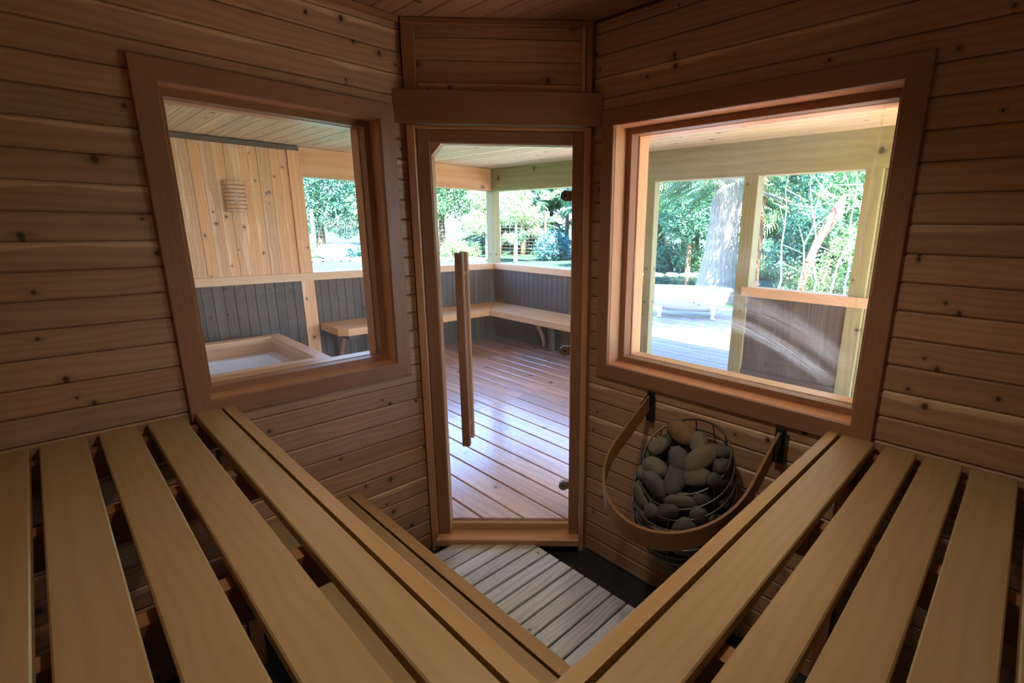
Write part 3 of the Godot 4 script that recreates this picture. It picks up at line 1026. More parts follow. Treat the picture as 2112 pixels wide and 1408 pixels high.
func porch() -> void:
	var d := setting("porch_deck", "reddish brown porch deck of long boards seen through the glass door", "deck")
	deck_run(d, M.deck, 1.3326 - 0.1457 * 20, PX - 0.03, DECK, func(x: float) -> Array:
		var e0 := sauna_edge(x + 0.003, 0.062)
		var e1 := sauna_edge(x + 0.143, 0.062)
		var top := maxf(e0, e1)
		var list := [[-5.37, -4.402], [-4.398, -3.137]]
		list.append([-3.133, top, [top - e0, top - e1]])
		return list, 0.1)
	for x in [-1.4, 0.4, 2.2, 3.9]:
		one_box("joist", d, M.core, Vector3(x, DECK - 0.16, -5.36), Vector3(x + 0.04, DECK - 0.035, -2.25))
	var od := setting("outer_deck", "sunlit bleached deck outside the porch opening, under the white bathtub", "deck")
	deck_run(od, M.outer_deck, 1.3326 + 0.1457 * 20, 8.7, DECK, func(_x: float) -> Array: return [[-7.2, -2.9], [-2.895, 0.4]], 0.08)

	var pc := setting("porch_ceiling", "pale tongue and groove boards lining the porch ceiling", "ceiling")
	var x := 0.782 - 0.1132 * 21
	while x < 5.05:
		var e0 := sauna_edge(x, 0.19)
		var e1 := sauna_edge(x + 0.1132, 0.19)
		var top := maxf(e0, e1)
		one_board("ceiling_board", pc, M.porch_ceiling, Vector3(x + 0.0006, PCEIL + 0.016, -5.75), Vector3.BACK, Vector3.RIGHT, Vector3.DOWN, top + 5.75, 0.112, 0.016, 0.004, [0.0, 0.0, top - e0, top - e1], tone(0.05, 0.03))
		x += 0.1132
	one_box("roof_slab", pc, M.core, Vector3(-2.0, 2.49, -5.8), Vector3(5.16, 2.56, 1.4))
	one_box("fascia", pc, M.beam, Vector3(5.1, 2.26, -5.8), Vector3(5.14, 2.49, 1.3))
	one_box("fascia", pc, M.beam, Vector3(-1.9, 2.26, -5.8), Vector3(5.1, 2.49, -5.76))

	var bm := thing("porch_beam", "heavy cedar beam under the porch ceiling, on the side seen in the left window", "beam", Vector3(1.2, 2.017, PZ - 0.09))
	one_box("timber", bm, M.beam, Vector3(-1.7, 2.017, PZ - 0.16), Vector3(PX + 0.15, PCEIL - 0.001, PZ - 0.022), 0.005)
	bm = thing("porch_beam", "heavy cedar beam under the porch ceiling, on the side seen in the right window", "beam", Vector3(PX + 0.07, 2.017, -2.0))
	one_box("timber", bm, M.shaded_treated, Vector3(PX, 2.014, PZ - 0.02), Vector3(PX + 0.14, PCEIL - 0.001, 1.2), 0.005)

	# posts: x, z from, z to
	for q in [["porch corner post seen through the glass door between the two rails", PX + 0.005, PX + 0.115, PZ - 0.14, PZ - 0.002],
			["slender cedar post at the left edge of the right window view, beside the bathtub", PX + 0.012, PX + 0.1, -2.876, -2.788],
			["knotty cedar post in the middle of the right window, where the short rail starts", PX - 0.012, PX + 0.115, -1.89, -1.773],
			["cedar post at the right edge of the right window view, beyond the short rail", PX - 0.004, PX + 0.11, -0.998, -0.885]]:
		var p := thing("porch_post", q[0], "post", Vector3((q[1] + q[2]) / 2, DECK, (q[3] + q[4]) / 2))
		one_box("timber", p, M.shaded_treated, Vector3(q[1], DECK, q[3]), Vector3(q[2], 2.014, q[4]), 0.005)
	var p := thing("porch_post", "pale cedar post at the right edge of the plank wall behind the plunge tub", "post", Vector3(1.79, DECK, PZ - 0.04))
	one_box("timber", p, M.plank, Vector3(1.729, DECK, PZ - 0.1), Vector3(1.849, 2.016, PZ + 0.006), 0.004)

	# half walls of dark boards
	var w := setting("wall_porch_left", "dark grey stained board half wall behind the plunge tub and bench", "wall")
	var k := 0
	x = 0.9211 - 0.0815 * 31
	while x < PX + 0.01:
		if x < 1.66 or x > 1.8:
			var x0 := maxf(x, 1.851) if x > 1.8 else x
			var x1 := minf(x + 0.0815, PX + 0.019)
			if x < 1.7:
				x1 = minf(x1, 1.727)
			one_board("wall_board", w, M.darkwood, Vector3(x0 + 0.001, DECK, PZ - 0.02 - 0.002 * (k % 2)), Vector3.UP, Vector3.RIGHT, Vector3.BACK, 0.9, x1 - x0 - 0.002, 0.02, 0.003, [0.0, 0.0, 0.0, 0.0], tone(0.22, 0.06))
		elif x < 1.729:
			one_board("wall_board", w, M.darkwood, Vector3(x + 0.001, DECK, PZ - 0.02), Vector3.UP, Vector3.RIGHT, Vector3.BACK, 0.9, 1.728 - x, 0.02, 0.003, [0.0, 0.0, 0.0, 0.0], tone(0.22, 0.06))
		x += 0.0815
		k += 1
	one_box("backing", w, M.darkwood, Vector3(-1.7, DECK, PZ - 0.05), Vector3(PX + 0.03, 1.03, PZ - 0.026))
	w = setting("wall_porch_right", "dark stained board half wall behind the bench, right of the porch corner", "wall")
	var z := -4.745 - 0.0825 * 7
	while z < -2.9:
		var zs := maxf(z, PZ + 0.001)
		one_board("wall_board", w, M.darkwood, Vector3(PX + 0.02, DECK, zs + 0.001), Vector3.UP, Vector3.BACK, Vector3.LEFT, 0.9, minf(z + 0.0805, -2.878) - zs, 0.02, 0.003, [0.0, 0.0, 0.0, 0.0], tone(0.2, 0.06))
		z += 0.0825
	one_box("backing", w, M.darkwood, Vector3(PX + 0.025, DECK, PZ), Vector3(PX + 0.05, 1.03, -2.88))
	w = setting("wall_porch_end", "dark stained board panel under the short rail in the right window", "wall")
	z = -1.772
	for q in 6:
		one_board("wall_board", w, M.darkwood, Vector3(PX + 0.03, DECK + 0.03, z + 0.001), Vector3.UP, Vector3.BACK, Vector3.LEFT, 0.87, 0.127, 0.02, 0.003, [0.0, 0.0, 0.0, 0.0], tone(0.18, 0.05))
		z += 0.129
	one_box("kick_rail", w, M.darkwood, Vector3(PX - 0.01, 0.345, -1.772), Vector3(PX + 0.009, 0.385, -1.0))
	one_box("backing", w, M.darkwood, Vector3(PX + 0.035, DECK + 0.03, -1.771), Vector3(PX + 0.06, 1.03, -1.0))
	w = setting("wall_porch_side", "plain board wall closing the far left end of the porch, out of view", "wall")
	one_box("panel", w, M.plank, Vector3(-1.75, DECK - 0.1, -5.3), Vector3(-1.7, 2.28, -2.2))

	w = setting("wall_porch_far", "upright board wall closing the porch right of the short rail", "wall")
	z = -0.884
	while z < 1.15:
		one_board("wall_board", w, M.shaded_treated, Vector3(PX + 0.06, DECK, z + 0.001), Vector3.UP, Vector3.BACK, Vector3.LEFT, 1.878, 0.138, 0.02, 0.003, [0.0, 0.0, 0.0, 0.0], tone(0.12, 0.05))
		z += 0.14

	# rails
	var rl := thing("porch_rail", "flat pale cedar rail capping the half wall behind the plunge tub", "rail", Vector3(1.2, 1.035, PZ - 0.04))
	one_box("timber", rl, M.pale, Vector3(-1.69, 1.035, PZ - 0.1), Vector3(PX + 0.012, 1.111, PZ + 0.02), 0.005)
	rl = thing("porch_rail", "flat pale cedar rail right of the porch corner post, above the bench", "rail", Vector3(PX + 0.04, 1.035, -4.1))
	one_box("timber", rl, M.pale, Vector3(PX - 0.018, 1.035, PZ + 0.021), Vector3(PX + 0.12, 1.111, -2.878), 0.005)
	rl = thing("porch_rail", "short pale cedar rail between two posts in the right window", "rail", Vector3(PX + 0.04, 1.03, -1.36))
	one_box("timber", rl, M.pale, Vector3(PX - 0.03, 1.031, -1.822), Vector3(PX - 0.013, 1.108, -0.893), 0.004)
	one_box("timber", rl, M.pale, Vector3(PX - 0.012, 1.031, -1.772), Vector3(PX + 0.11, 1.108, -0.999), 0.004)
	one_box("end_block", rl, M.pale, Vector3(PX - 0.025, 1.031, -0.892), Vector3(PX - 0.005, 1.108, -0.84), 0.004)

	# plank wall behind the tub
	w = setting("wall_planks", "wall of upright knotty cedar planks behind the plunge tub", "wall")
	x = 1.7277
	k = 0
	while x > -1.7:
		var wd: float = [0.073, 0.079, 0.093, 0.072, 0.087, 0.087, 0.079, 0.088, 0.08, 0.085][k % 10]
		one_board("plank", w, M.plank, Vector3(x - wd + 0.0007, 1.111, PZ - 0.02), Vector3.UP, Vector3.RIGHT, Vector3.BACK, 1.126, wd - 0.0014, 0.02 + 0.002 * (k % 3), 0.002, [0.0, 0.0, 0.0, 0.0], tone(0.17, 0.07))
		x -= wd
		k += 1
	one_box("backing", w, M.core, Vector3(-1.69, 1.113, PZ - 0.045), Vector3(1.727, 2.236, PZ - 0.0205))
	one_board("plank", w, M.plank, Vector3(1.7285, 1.112, PZ + 0.0065), Vector3.UP, Vector3.RIGHT, Vector3.BACK, 1.125, 0.1, 0.013, 0.002, [0.0, 0.0, 0.0, 0.0], tone(0.06, 0.03))
	var t := setting("trim_8", "dark grey cap strip along the top of the upright planks", "trim")
	one_box("strip", t, M.darkwood, Vector3(-1.69, 2.238, PZ - 0.02), Vector3(1.829, 2.279, PZ + 0.03), 0.004)


func porch_furniture() -> void:
	# corner bench
	var b := thing("corner_bench", "cedar slab bench wrapping the porch corner on bent branch braces", "bench", Vector3(3.6, DECK, -4.95))
	var z0 := PZ + 0.004
	var br := Brush.new()
	br.tint = Color(1.0, 0.86, 0.72)
	# left arm, its near corner cut off
	var pts := [Vector3(1.862, 0, z0), Vector3(4.095, 0, z0), Vector3(3.62, 0, -4.752), Vector3(1.872, 0, -4.752), Vector3(1.862, 0, -4.83)]
	pts[3] = Vector3(1.93, 0, -4.752)
	extrude(br, pts, 0.53, 0.6)
	put(br, "seat_board", M.pale, b)
	br = Brush.new()
	extrude(br, [Vector3(4.095, 0, z0 + 0.004), Vector3(4.095, 0, -2.9), Vector3(3.62, 0, -2.9), Vector3(3.62, 0, -4.748)], 0.53, 0.6)
	put(br, "seat_board", M.pale, b)
	for q in [[Vector3(2.0, 0, -4.83), Vector3(2.02, 0, -5.215)], [Vector3(2.95, 0, -4.83), Vector3(2.95, 0, -5.215)], [Vector3(3.7, 0, -4.3), Vector3(4.05, 0, -4.25)], [Vector3(3.7, 0, -3.2), Vector3(4.05, 0, -3.2)]]:
		br = Brush.new()
		var line := []
		for k in 13:
			var f := k / 12.0
			var p: Vector3 = q[0].lerp(q[1], 1.0 - pow(1.0 - f, 2.2))
			p.y = lerpf(0.53, DECK + 0.02, pow(f, 1.6)) + 0.02 * sin(f * 7.0)
			line.append(p)
		br.tube(line, 0.026, 9)
		put(br, "branch_brace", M.trim, b, "bent natural branch brace")
	one_box("bearer", b, M.darkwood, Vector3(1.95, 0.48, -5.2), Vector3(2.05, 0.529, -4.8))
	one_box("bearer", b, M.darkwood, Vector3(3.66, 0.48, -3.26), Vector3(4.08, 0.529, -3.16))
	one_box("leg", b, M.darkwood, Vector3(4.0, DECK, -4.13), Vector3(4.06, 0.529, -4.07))

	# plunge tub
	var t := thing("plunge_tub", "square wooden plunge tub with broad pale rim and white lining", "tub", Vector3(0.8, DECK, -4.39))
	var xa := 0.2
	var xb := 1.407
	var za := -4.99
	var zb := -3.79
	var W := 0.096
	var up := Vector3.UP
	one_board("rim_board", t, M.pale, Vector3(xa, 0.552, zb), Vector3.RIGHT, Vector3.FORWARD, up, xb - xa, W, 0.048, 0.004, [0.0, W, 0.0, W], tone(0.04, 0.02))
	one_board("rim_board", t, M.pale, Vector3(xa, 0.552, za), Vector3.RIGHT, Vector3.BACK, up, xb - xa, W, 0.048, 0.004, [0.0, W, 0.0, W], tone(0.04, 0.02))
	one_board("rim_board", t, M.pale, Vector3(xa, 0.552, za), Vector3.BACK, Vector3.RIGHT, up, zb - za, W, 0.048, 0.004, [0.0, W, 0.0, W], tone(0.04, 0.02))
	one_board("rim_board", t, M.pale, Vector3(xb, 0.552, za), Vector3.BACK, Vector3.LEFT, up, zb - za, W, 0.048, 0.004, [0.0, W, 0.0, W], tone(0.04, 0.02))
	for q in [[Vector3(xa + 0.03, DECK, zb - 0.03), Vector3(xb - 0.03, 0.551, zb - 0.01)], [Vector3(xa + 0.03, DECK, za + 0.01), Vector3(xb - 0.03, 0.551, za + 0.03)], [Vector3(xa + 0.01, DECK, za + 0.03), Vector3(xa + 0.03, 0.551, zb - 0.03)], [Vector3(xb - 0.03, DECK, za + 0.03), Vector3(xb - 0.01, 0.551, zb - 0.03)]]:
		one_box("side_panel", t, M.pale, q[0], q[1])
	for q in [[Vector3(xa + 0.06, 0.46, zb - 0.082), Vector3(xb - 0.06, 0.551, zb - 0.06)], [Vector3(xa + 0.06, 0.46, za + 0.06), Vector3(xb - 0.06, 0.551, za + 0.082)], [Vector3(xa + 0.06, 0.46, za + 0.083), Vector3(xa + 0.082, 0.551, zb - 0.083)], [Vector3(xb - 0.082, 0.46, za + 0.083), Vector3(xb - 0.06, 0.551, zb - 0.083)]]:
		one_box("inner_board", t, M.jamb, q[0], q[1])
	br = Brush.new()
	var rows := []
	for q in [[0.05, 0.459, 0.02], [0.15, 0.459, 0.05], [0.162, 0.452, 0.06], [0.19, 0.30, 0.08], [0.23, 0.25, 0.1], [0.5, 0.245, 0.05]]:
		var ring := PackedVector3Array()
		for c in 4:
			for k in 5:
				var w := PI / 2 * (c + k / 4.0)
				var r: float = q[2]
				var cx: float = (xb - q[0] - r) if c in [0, 3] else (xa + q[0] + r)
				var cz: float = (zb - q[0] - r) if c in [0, 1] else (za + q[0] + r)
				ring.append(Vector3(cx + cos(w) * r, q[1], cz + sin(w) * r))
		rows.append(ring)
	br.sheet(rows, true)
	put(br, "lining", M.white, t, "smooth white lining")
	br = Brush.new()
	br.tube([Vector3(1.19, 0.40, -4.2), Vector3(1.14, 0.40, -4.2), Vector3(1.12, 0.385, -4.2)], 0.02, 10)
	put(br, "water_inlet", M.black, t, "dark water inlet")

	# wall lamp of bent slats
	var l := thing("wall_lamp", "half round wall lamp of stacked bent wooden slats on the plank wall", "lamp", Vector3(1.273, 1.67, PZ))
	var zf := PZ + 0.004
	one_box("back_plate", l, M.trim, Vector3(1.193, 1.672, zf), Vector3(1.206, 1.93, zf + 0.02))
	one_box("back_plate", l, M.trim, Vector3(1.34, 1.672, zf), Vector3(1.353, 1.93, zf + 0.02))
	for k in 8:
		br = Brush.new()
		rows = []
		for q in 19:
			var w := PI * q / 18.0
			var c := Vector3(1.273 - cos(w) * 0.084, 0, zf + 0.021 + sin(w) * 0.075)
			var ci := Vector3(1.273 - cos(w) * 0.079, 0, zf + 0.021 + sin(w) * 0.07)
			var y := 1.671 + k * 0.0325
			rows.append([c + up * y, c + up * (y + 0.0255), ci + up * (y + 0.0255), ci + up * y])
		for q in 18:
			var mid: Vector3 = (rows[q][0] + rows[q][2] + rows[q + 1][0] + rows[q + 1][2]) * 0.25
			for s in 4:
				var r := (s + 1) % 4
				var ctr: Vector3 = (rows[q][s] + rows[q][r] + rows[q + 1][s] + rows[q + 1][r]) * 0.25
				br.quad(rows[q][s], rows[q + 1][s], rows[q + 1][r], rows[q][r], ctr - mid, Vector2(q * 0.01, 0.2 + k * 0.06), Vector2(q * 0.01 + 0.01, 0.2 + k * 0.06), Vector2(q * 0.01 + 0.01, 0.23 + k * 0.06), Vector2(q * 0.01, 0.23 + k * 0.06))
		br.tint = Color.WHITE
		put(br, "shade_slat", M.jamb, l)
	br = Brush.new()
	br.tube([Vector3(1.273, 1.74, zf + 0.035), Vector3(1.273, 1.86, zf + 0.035)], 0.022, 12)
	put(br, "bulb", M.white, l)


func extrude(b: Brush, pts: Array, y0: float, y1: float, ch := 0.006) -> void:
	var c := Vector3.ZERO
	for p in pts:
		c += p / float(pts.size())
	var inn := []
	for p in pts:
		inn.append(p + (c - p).normalized() * ch * 1.4)
	for k in pts.size():
		var a: Vector3 = pts[k]
		var d: Vector3 = pts[(k + 1) % pts.size()]
		var ia: Vector3 = inn[k]
		var id: Vector3 = inn[(k + 1) % pts.size()]
		var out := (a + d) * 0.5 - c
		var L := a.distance_to(d) / 1.6
		b.quad(a + Vector3.UP * y0, d + Vector3.UP * y0, d + Vector3.UP * (y1 - ch), a + Vector3.UP * (y1 - ch), out, Vector2(0, 0.26), Vector2(L, 0.26), Vector2(L, 0.3), Vector2(0, 0.3))
		b.quad(a + Vector3.UP * (y1 - ch), d + Vector3.UP * (y1 - ch), id + Vector3.UP * y1, ia + Vector3.UP * y1, out + Vector3.UP * 0.3, Vector2(0, 0.3), Vector2(L, 0.3), Vector2(L, 0.31), Vector2(0, 0.31))
	var along_x := absf(pts[0].x - pts[1].x) > absf(pts[0].z - pts[1].z)
	for k in range(1, pts.size() - 1):
		var f := [inn[0], inn[k], inn[k + 1]]
		var uv := []
		for p in f:
			uv.append(Vector2(p.x, 0.385 + (p.z - c.z) * 0.2) / Vector2(1.6, 1.0) if along_x else Vector2(p.z / 1.6, 0.635 + (p.x - c.x) * 0.2))
		b.tri(f[0] + Vector3.UP * y1, f[1] + Vector3.UP * y1, f[2] + Vector3.UP * y1, Vector3.UP, uv[0], uv[1], uv[2])
		b.tri(pts[0] + Vector3.UP * y0, pts[k] + Vector3.UP * y0, pts[k + 1] + Vector3.UP * y0, Vector3.DOWN, uv[0], uv[1], uv[2])


# ---------------------------------------------------------------- the garden
func leaf_cluster(kind: String) -> ArrayMesh:
	var b := Brush.new()
	var g := RandomNumberGenerator.new()
	g.seed = 3
	if kind == "broad":
		for k in 6:
			var p := Vector3(g.randf_range(-0.5, 0.5), g.randf_range(-0.35, 0.35), g.randf_range(-0.5, 0.5))
			var d := Vector3(g.randf_range(-1, 1), g.randf_range(-0.7, 0.5), g.randf_range(-1, 1)).normalized()
			var s := d.cross(Vector3(g.randf_range(-1, 1), g.randf_range(0.2, 1), g.randf_range(-1, 1))).normalized()
			var up := s.cross(d).normalized()
			var L := g.randf_range(0.4, 0.62)
			b.tri(p, p + d * L * 0.5 + s * L * 0.27 - up * L * 0.06, p + d * L, up)
			b.tri(p, p + d * L * 0.5 - s * L * 0.27 - up * L * 0.06, p + d * L, up)
	else:                    # a drooping frond of conifer twigs
		for k in 7:
			var f := k / 7.0
			for s in [-1.0, 1.0]:
				var p := Vector3(f, -0.28 * f * f, 0)
				var q := p + Vector3(0.22, -0.16 - 0.1 * f, s * (0.36 - 0.25 * f))
				var w := Vector3(0.055, 0.0, 0.0)
				b.tri(p - w, p + w, q, Vector3.UP)
		b.tri(Vector3(0, 0.0, 0.015), Vector3(0, 0.0, -0.015), Vector3(1.1, -0.36, 0), Vector3.UP)
	return b.mesh()


var clusters := {}


func foliage(parent: Node, called: String, places: Array, mesh_kind: String, m: Material, s: int, size: Vector2, shades: float) -> void:
	if not clusters.has(mesh_kind):
		clusters[mesh_kind] = leaf_cluster(mesh_kind)
	var key := mesh_kind + m.resource_name
	if not clusters.has(key):
		clusters[key] = clusters[mesh_kind].duplicate()
		clusters[key].surface_set_material(0, m)
	var g := RandomNumberGenerator.new()
	g.seed = s
	var mm := MultiMesh.new()
	mm.transform_format = MultiMesh.TRANSFORM_3D
	mm.use_colors = true
	mm.mesh = clusters[key]
	mm.instance_count = places.size()
	for k in places.size():
		var p: Array = places[k]
		var b: Basis
		if mesh_kind == "broad":
			b = Basis(Vector3(g.randf_range(-1, 1), g.randf_range(-1, 1), g.randf_range(-1, 1)).normalized(), g.randf() * TAU)
		else:
			var out: Vector3 = p[1]
			b = Basis(Vector3.UP, atan2(-out.z, out.x) + g.randf_range(-0.5, 0.5)) * Basis(Vector3.BACK, g.randf_range(-0.5, 0.12)) * Basis(Vector3.RIGHT, g.randf_range(-0.5, 0.5))
		mm.set_instance_transform(k, Transform3D(b * Basis.from_scale(Vector3.ONE * g.randf_range(size.x, size.y)), p[0]))
		var l := g.randf_range(1.0 - shades, 1.0 + shades)
		mm.set_instance_color(k, Color(l * g.randf_range(0.85, 1.2), l, l * g.randf_range(0.8, 1.1)))
	var o := MultiMeshInstance3D.new()
	o.name = called
	o.multimesh = mm
	o.set_meta("kind", "stuff")
	parent.add_child(o, true)


# blobs: [centre, radius] relative to the foot; trunk: points relative to the foot with radii
func leafy(called: String, label: String, category: String, at: Vector3, trunk: Array, blobs: Array, count: int, size: Vector2, m: Material, bark: Material, s: int, group := "") -> Node3D:
	var t := thing(called, label, category, at, group)
	var g := RandomNumberGenerator.new()
	g.seed = s
	if trunk.size() > 1:
		var b := Brush.new()
		var pts := []
		var rr := []
		for q in trunk:
			pts.append(at + q[0])
			rr.append(q[1])
		b.tube(pts, rr, 9)
		put(b, "trunk", bark, t)
		b = Brush.new()
		for q in blobs:
			var from: Vector3 = pts[maxi(1, pts.size() - 2)].lerp(pts[pts.size() - 1], g.randf() * 0.6)
			var to: Vector3 = at + q[0]
			var mid := from.lerp(to, 0.5) + Vector3(g.randf_range(-0.2, 0.2), g.randf_range(0.0, 0.3), g.randf_range(-0.2, 0.2))
			b.tube([from, mid, to], [rr[rr.size() - 1] * 0.7, rr[rr.size() - 1] * 0.45, 0.012], 6)
		put(b, "branches", bark, t).set_meta("kind", "stuff")
	var total := 0.0
	for q in blobs:
		total += pow(q[1], 2.0)
	var places := []
	for q in blobs:
		var n := int(count * pow(q[1], 2.0) / total)
		for k in n:
			var d := Vector3(g.randfn(), g.randfn(), g.randfn()).normalized()
			places.append([q[0] + d * q[1] * pow(g.randf(), 0.45) * Vector3(1, 0.85, 1), d])
	foliage(t, "leaves", places, "broad", m, s, size, 0.35)
	return t


func conifer(label: String, at: Vector3, height: float, bare: float, reach: float, count: int, size: Vector2, m: Material, bark: Material, s: int, group := "") -> Node3D:
	var t := thing("conifer", label, "tree", at, group)
	var g := RandomNumberGenerator.new()
	g.seed = s
	var b := Brush.new()
	b.tube([at, at + Vector3(0, height * 0.5, 0), at + Vector3(0.05, height, 0)], [height * 0.018 + 0.03, height * 0.012 + 0.02, 0.02], 9)
	put(b, "trunk", bark, t)
	b = Brush.new()
	var places := []
	var limbs := int(count / 26.0)
	for k in limbs:
		var f := g.randf()
		f = bare + (1.0 - bare) * f
		var r := reach * (1.0 - pow((f - bare) / (1.0 - bare), 1.3)) * g.randf_range(0.7, 1.05) + 0.15
		var w := g.randf() * TAU
		var out := Vector3(cos(w), 0, sin(w))
		var from := Vector3(0, f * height, 0)
		var tip := from + out * r + Vector3(0, -0.22 * r, 0)
		b.tube([at + from, at + from.lerp(tip, 0.5) + Vector3(0, 0.06 * r, 0), at + tip], [0.03, 0.02, 0.006], 4)
		for q in 26:
			var e := sqrt(g.randf()) * 0.95 + 0.05
			places.append([from.lerp(tip, e) + Vector3(g.randf_range(-0.12, 0.12), g.randf_range(-0.05, 0.05) + 0.06 * r * sin(e * PI), g.randf_range(-0.12, 0.12)) * (0.5 + r * 0.4), (out + Vector3(g.randf_range(-0.9, 0.9), 0, g.randf_range(-0.9, 0.9))).normalized()])
	put(b, "branches", bark, t).set_meta("kind", "stuff")
	foliage(t, "fronds", places, "frond", m, s, size, 0.35)
	return t


func nth(k: int) -> String:
	return ["first", "second", "third", "fourth", "fifth", "sixth", "seventh", "eighth", "ninth", "tenth", "eleventh", "twelfth", "thirteenth", "fourteenth", "fifteenth", "sixteenth", "seventeenth", "eighteenth", "nineteenth", "twentieth", "twenty-first", "twenty-second", "twenty-third", "twenty-fourth", "twenty-fifth", "twenty-sixth"][k]


func leaf_material(called: String, c: Color, back := 0.5) -> StandardMaterial3D:
	var m := mat(null, c, 0.45, 0.5)
	m.backlight_enabled = true
	m.backlight = Color(back, back, back)
	m.resource_name = called
	return m


func outdoors() -> void:
	var gr := RandomNumberGenerator.new()
	gr.seed = 21
	var lawn_noise := noise(5, 0.05, 3)
	# ground: a lawn that rolls a little and sinks under the pond
	var g := setting("ground", "bright mown lawn beyond the porch rails, running to the trees", "lawn")
	var b := Brush.new()
	var rows := []
	for i in 41:
		var row := PackedVector3Array()
		for k in 41:
			var x := -30.0 + 100.0 * pow(i / 40.0, 1.25)
			var z := 30.0 - 100.0 * pow(k / 40.0, 1.25)
			var far := Vector2(x - 3, z + 3).length()
			row.append(Vector3(x, -0.17 + lawn_noise.get_noise_2d(x * 4.0, z * 4.0) * 0.05 + maxf(0.0, far - 30.0) * 0.03, z))
		rows.append(row)
	b.sheet(rows, false, false, false)
	if b.n[800].y < 0:
		b = Brush.new()
		b.sheet(rows, false, false, true)
	var turf_noise := NoiseTexture2D.new()
	turf_noise.width = 512
	turf_noise.height = 512
	turf_noise.seamless = true
	turf_noise.noise = noise(8, 0.03, 4)
	var cr := Gradient.new()
	cr.set_color(0, Color8(22, 58, 42))
	cr.set_color(1, Color8(38, 82, 58))
	turf_noise.color_ramp = cr
	var turf := mat(turf_noise, Color.WHITE, 0.85)
	turf.uv1_triplanar = true
	turf.uv1_world_triplanar = true
	turf.uv1_scale = Vector3.ONE * 0.45
	put(b, "turf", turf, g)

	var bark := mat(M.stone_tex, Color8(150, 128, 108), 0.9)
	bark.uv1_triplanar = true
	bark.uv1_world_triplanar = true
	bark.uv1_scale = Vector3(5.0, 0.7, 5.0)
	bark.resource_name = "bark"
	var grey_bark := bark.duplicate()
	grey_bark.albedo_color = Color8(190, 182, 176)
	var pale_bark := bark.duplicate()
	pale_bark.albedo_color = Color8(226, 218, 206)
	var red_bark := bark.duplicate()
	red_bark.albedo_color = Color8(196, 140, 118)
	var mid := leaf_material("leaf_mid", Color8(100, 151, 118))
	var light := leaf_material("leaf_light", Color8(135, 172, 126))
	var pale := leaf_material("leaf_pale", Color8(160, 182, 147))
	var teal := leaf_material("leaf_teal", Color8(78, 136, 118))
	var blue := leaf_material("leaf_blue", Color8(85, 136, 143))
	var needle := leaf_material("needle", Color8(75, 126, 104))
	var cedar := leaf_material("cedar_needle", Color8(104, 151, 106))

	# the big cedar by the bathtub and its red neighbour
	var t := thing("cedar_tree", "huge ridged grey cedar trunk standing behind the white bathtub", "tree", Vector3(11.75, -0.2, -5.95))
	b = Brush.new()
	var bn := noise(31, 1.0, 3)
	rows = []
	for r in 25:
		var y := -0.2 + 9.0 * r / 24.0
		var ring := PackedVector3Array()
		for k in 72:
			var w := TAU * k / 72.0
			var ridge := absf(sin(w * 11.0 + bn.get_noise_2d(y * 0.5, w) * 2.5))
			var rad := 0.36 - 0.018 * y + 0.25 * exp(-(y + 0.2) * 1.6) + 0.03 * ridge + 0.02 * bn.get_noise_3d(cos(w) * 6, y * 1.5, sin(w) * 6)
			ring.append(Vector3(11.75 + 0.02 * y + cos(w) * rad, y, -5.95 + 0.045 * y + sin(w) * rad))
		rows.append(ring)
	b.sheet(rows, true, false, false)
	if (b.n[300] as Vector3).dot(b.v[300] - Vector3(11.75, b.v[300].y, -5.95)) < 0:
		var again := Brush.new()
		again.sheet(rows, true, false, true)
		b = again
	put(b, "trunk", grey_bark, t)
	var places := []
	b = Brush.new()
	for k in 46:
		var y := gr.randf_range(2.9, 7.5)
		var w := gr.randf() * TAU if k > 22 else gr.randf_range(PI * 0.62, PI * 1.45)
		var out := Vector3(cos(w), 0, sin(w))
		var L := gr.randf_range(1.6, 3.4)
		var p0 := Vector3(0.02 * y, y, 0.045 * y)
		var p1 := p0 + out * L + Vector3(0, -L * 0.42, 0)
		b.tube([t.position + p0, t.position + p0.lerp(p1, 0.5) + Vector3(0, 0.15, 0), t.position + p1], [0.045, 0.03, 0.008], 5)
		for q in 60:
			var e := sqrt(gr.randf())
			places.append([p0.lerp(p1, e) + Vector3(gr.randf_range(-0.25, 0.25), gr.randf_range(-0.3, 0.15), gr.randf_range(-0.25, 0.25)), (out + Vector3(gr.randf_range(-0.8, 0.8), 0, gr.randf_range(-0.8, 0.8))).normalized()])
	put(b, "branches", grey_bark, t).set_meta("kind", "stuff")
	foliage(t, "fronds", places, "frond", cedar, 5, Vector2(0.22, 0.5), 0.35)

	t = thing("fir_trunk", "slim reddish trunk close beside the huge cedar trunk", "tree", Vector3(12.75, -0.2, -5.6))
	b = Brush.new()
	b.tube([Vector3(12.75, -0.3, -5.6), Vector3(12.78, 3.0, -5.52), Vector3(12.82, 8.0, -5.4)], [0.3, 0.24, 0.15], 14)
	put(b, "trunk", red_bark, t)

	# pond with its rim of pale rocks
	var pd := setting("pond", "small dark pond edged with pale rocks beyond the bathtub", "pond")
	b = Brush.new()
	var pc := Vector3(14.2, -0.11, -8.6)
	for k in 40:
		var w0 := TAU * k / 40.0
		var w1 := TAU * (k + 1) / 40.0
		b.tri(pc, pc + Vector3(cos(w0) * 2.6, 0, sin(w0) * 2.0), pc + Vector3(cos(w1) * 2.6, 0, sin(w1) * 2.0), Vector3.UP)
	put(b, "water", mat(null, Color8(34, 52, 50), 0.05), pd)
	var rock := mat(M.stone_tex, Color8(214, 212, 206), 0.8)
	rock.uv1_triplanar = true
	rock.uv1_scale = Vector3.ONE * 1.5
	rock.resource_name = "rock"
	var proto := thing("pond_rock", "pale rounded rock in the ring round the small pond", "rock", pc, "pale rocks round the pond")
	var nz := noise(14, 1.0, 2)
	b = Brush.new()
	rows = []
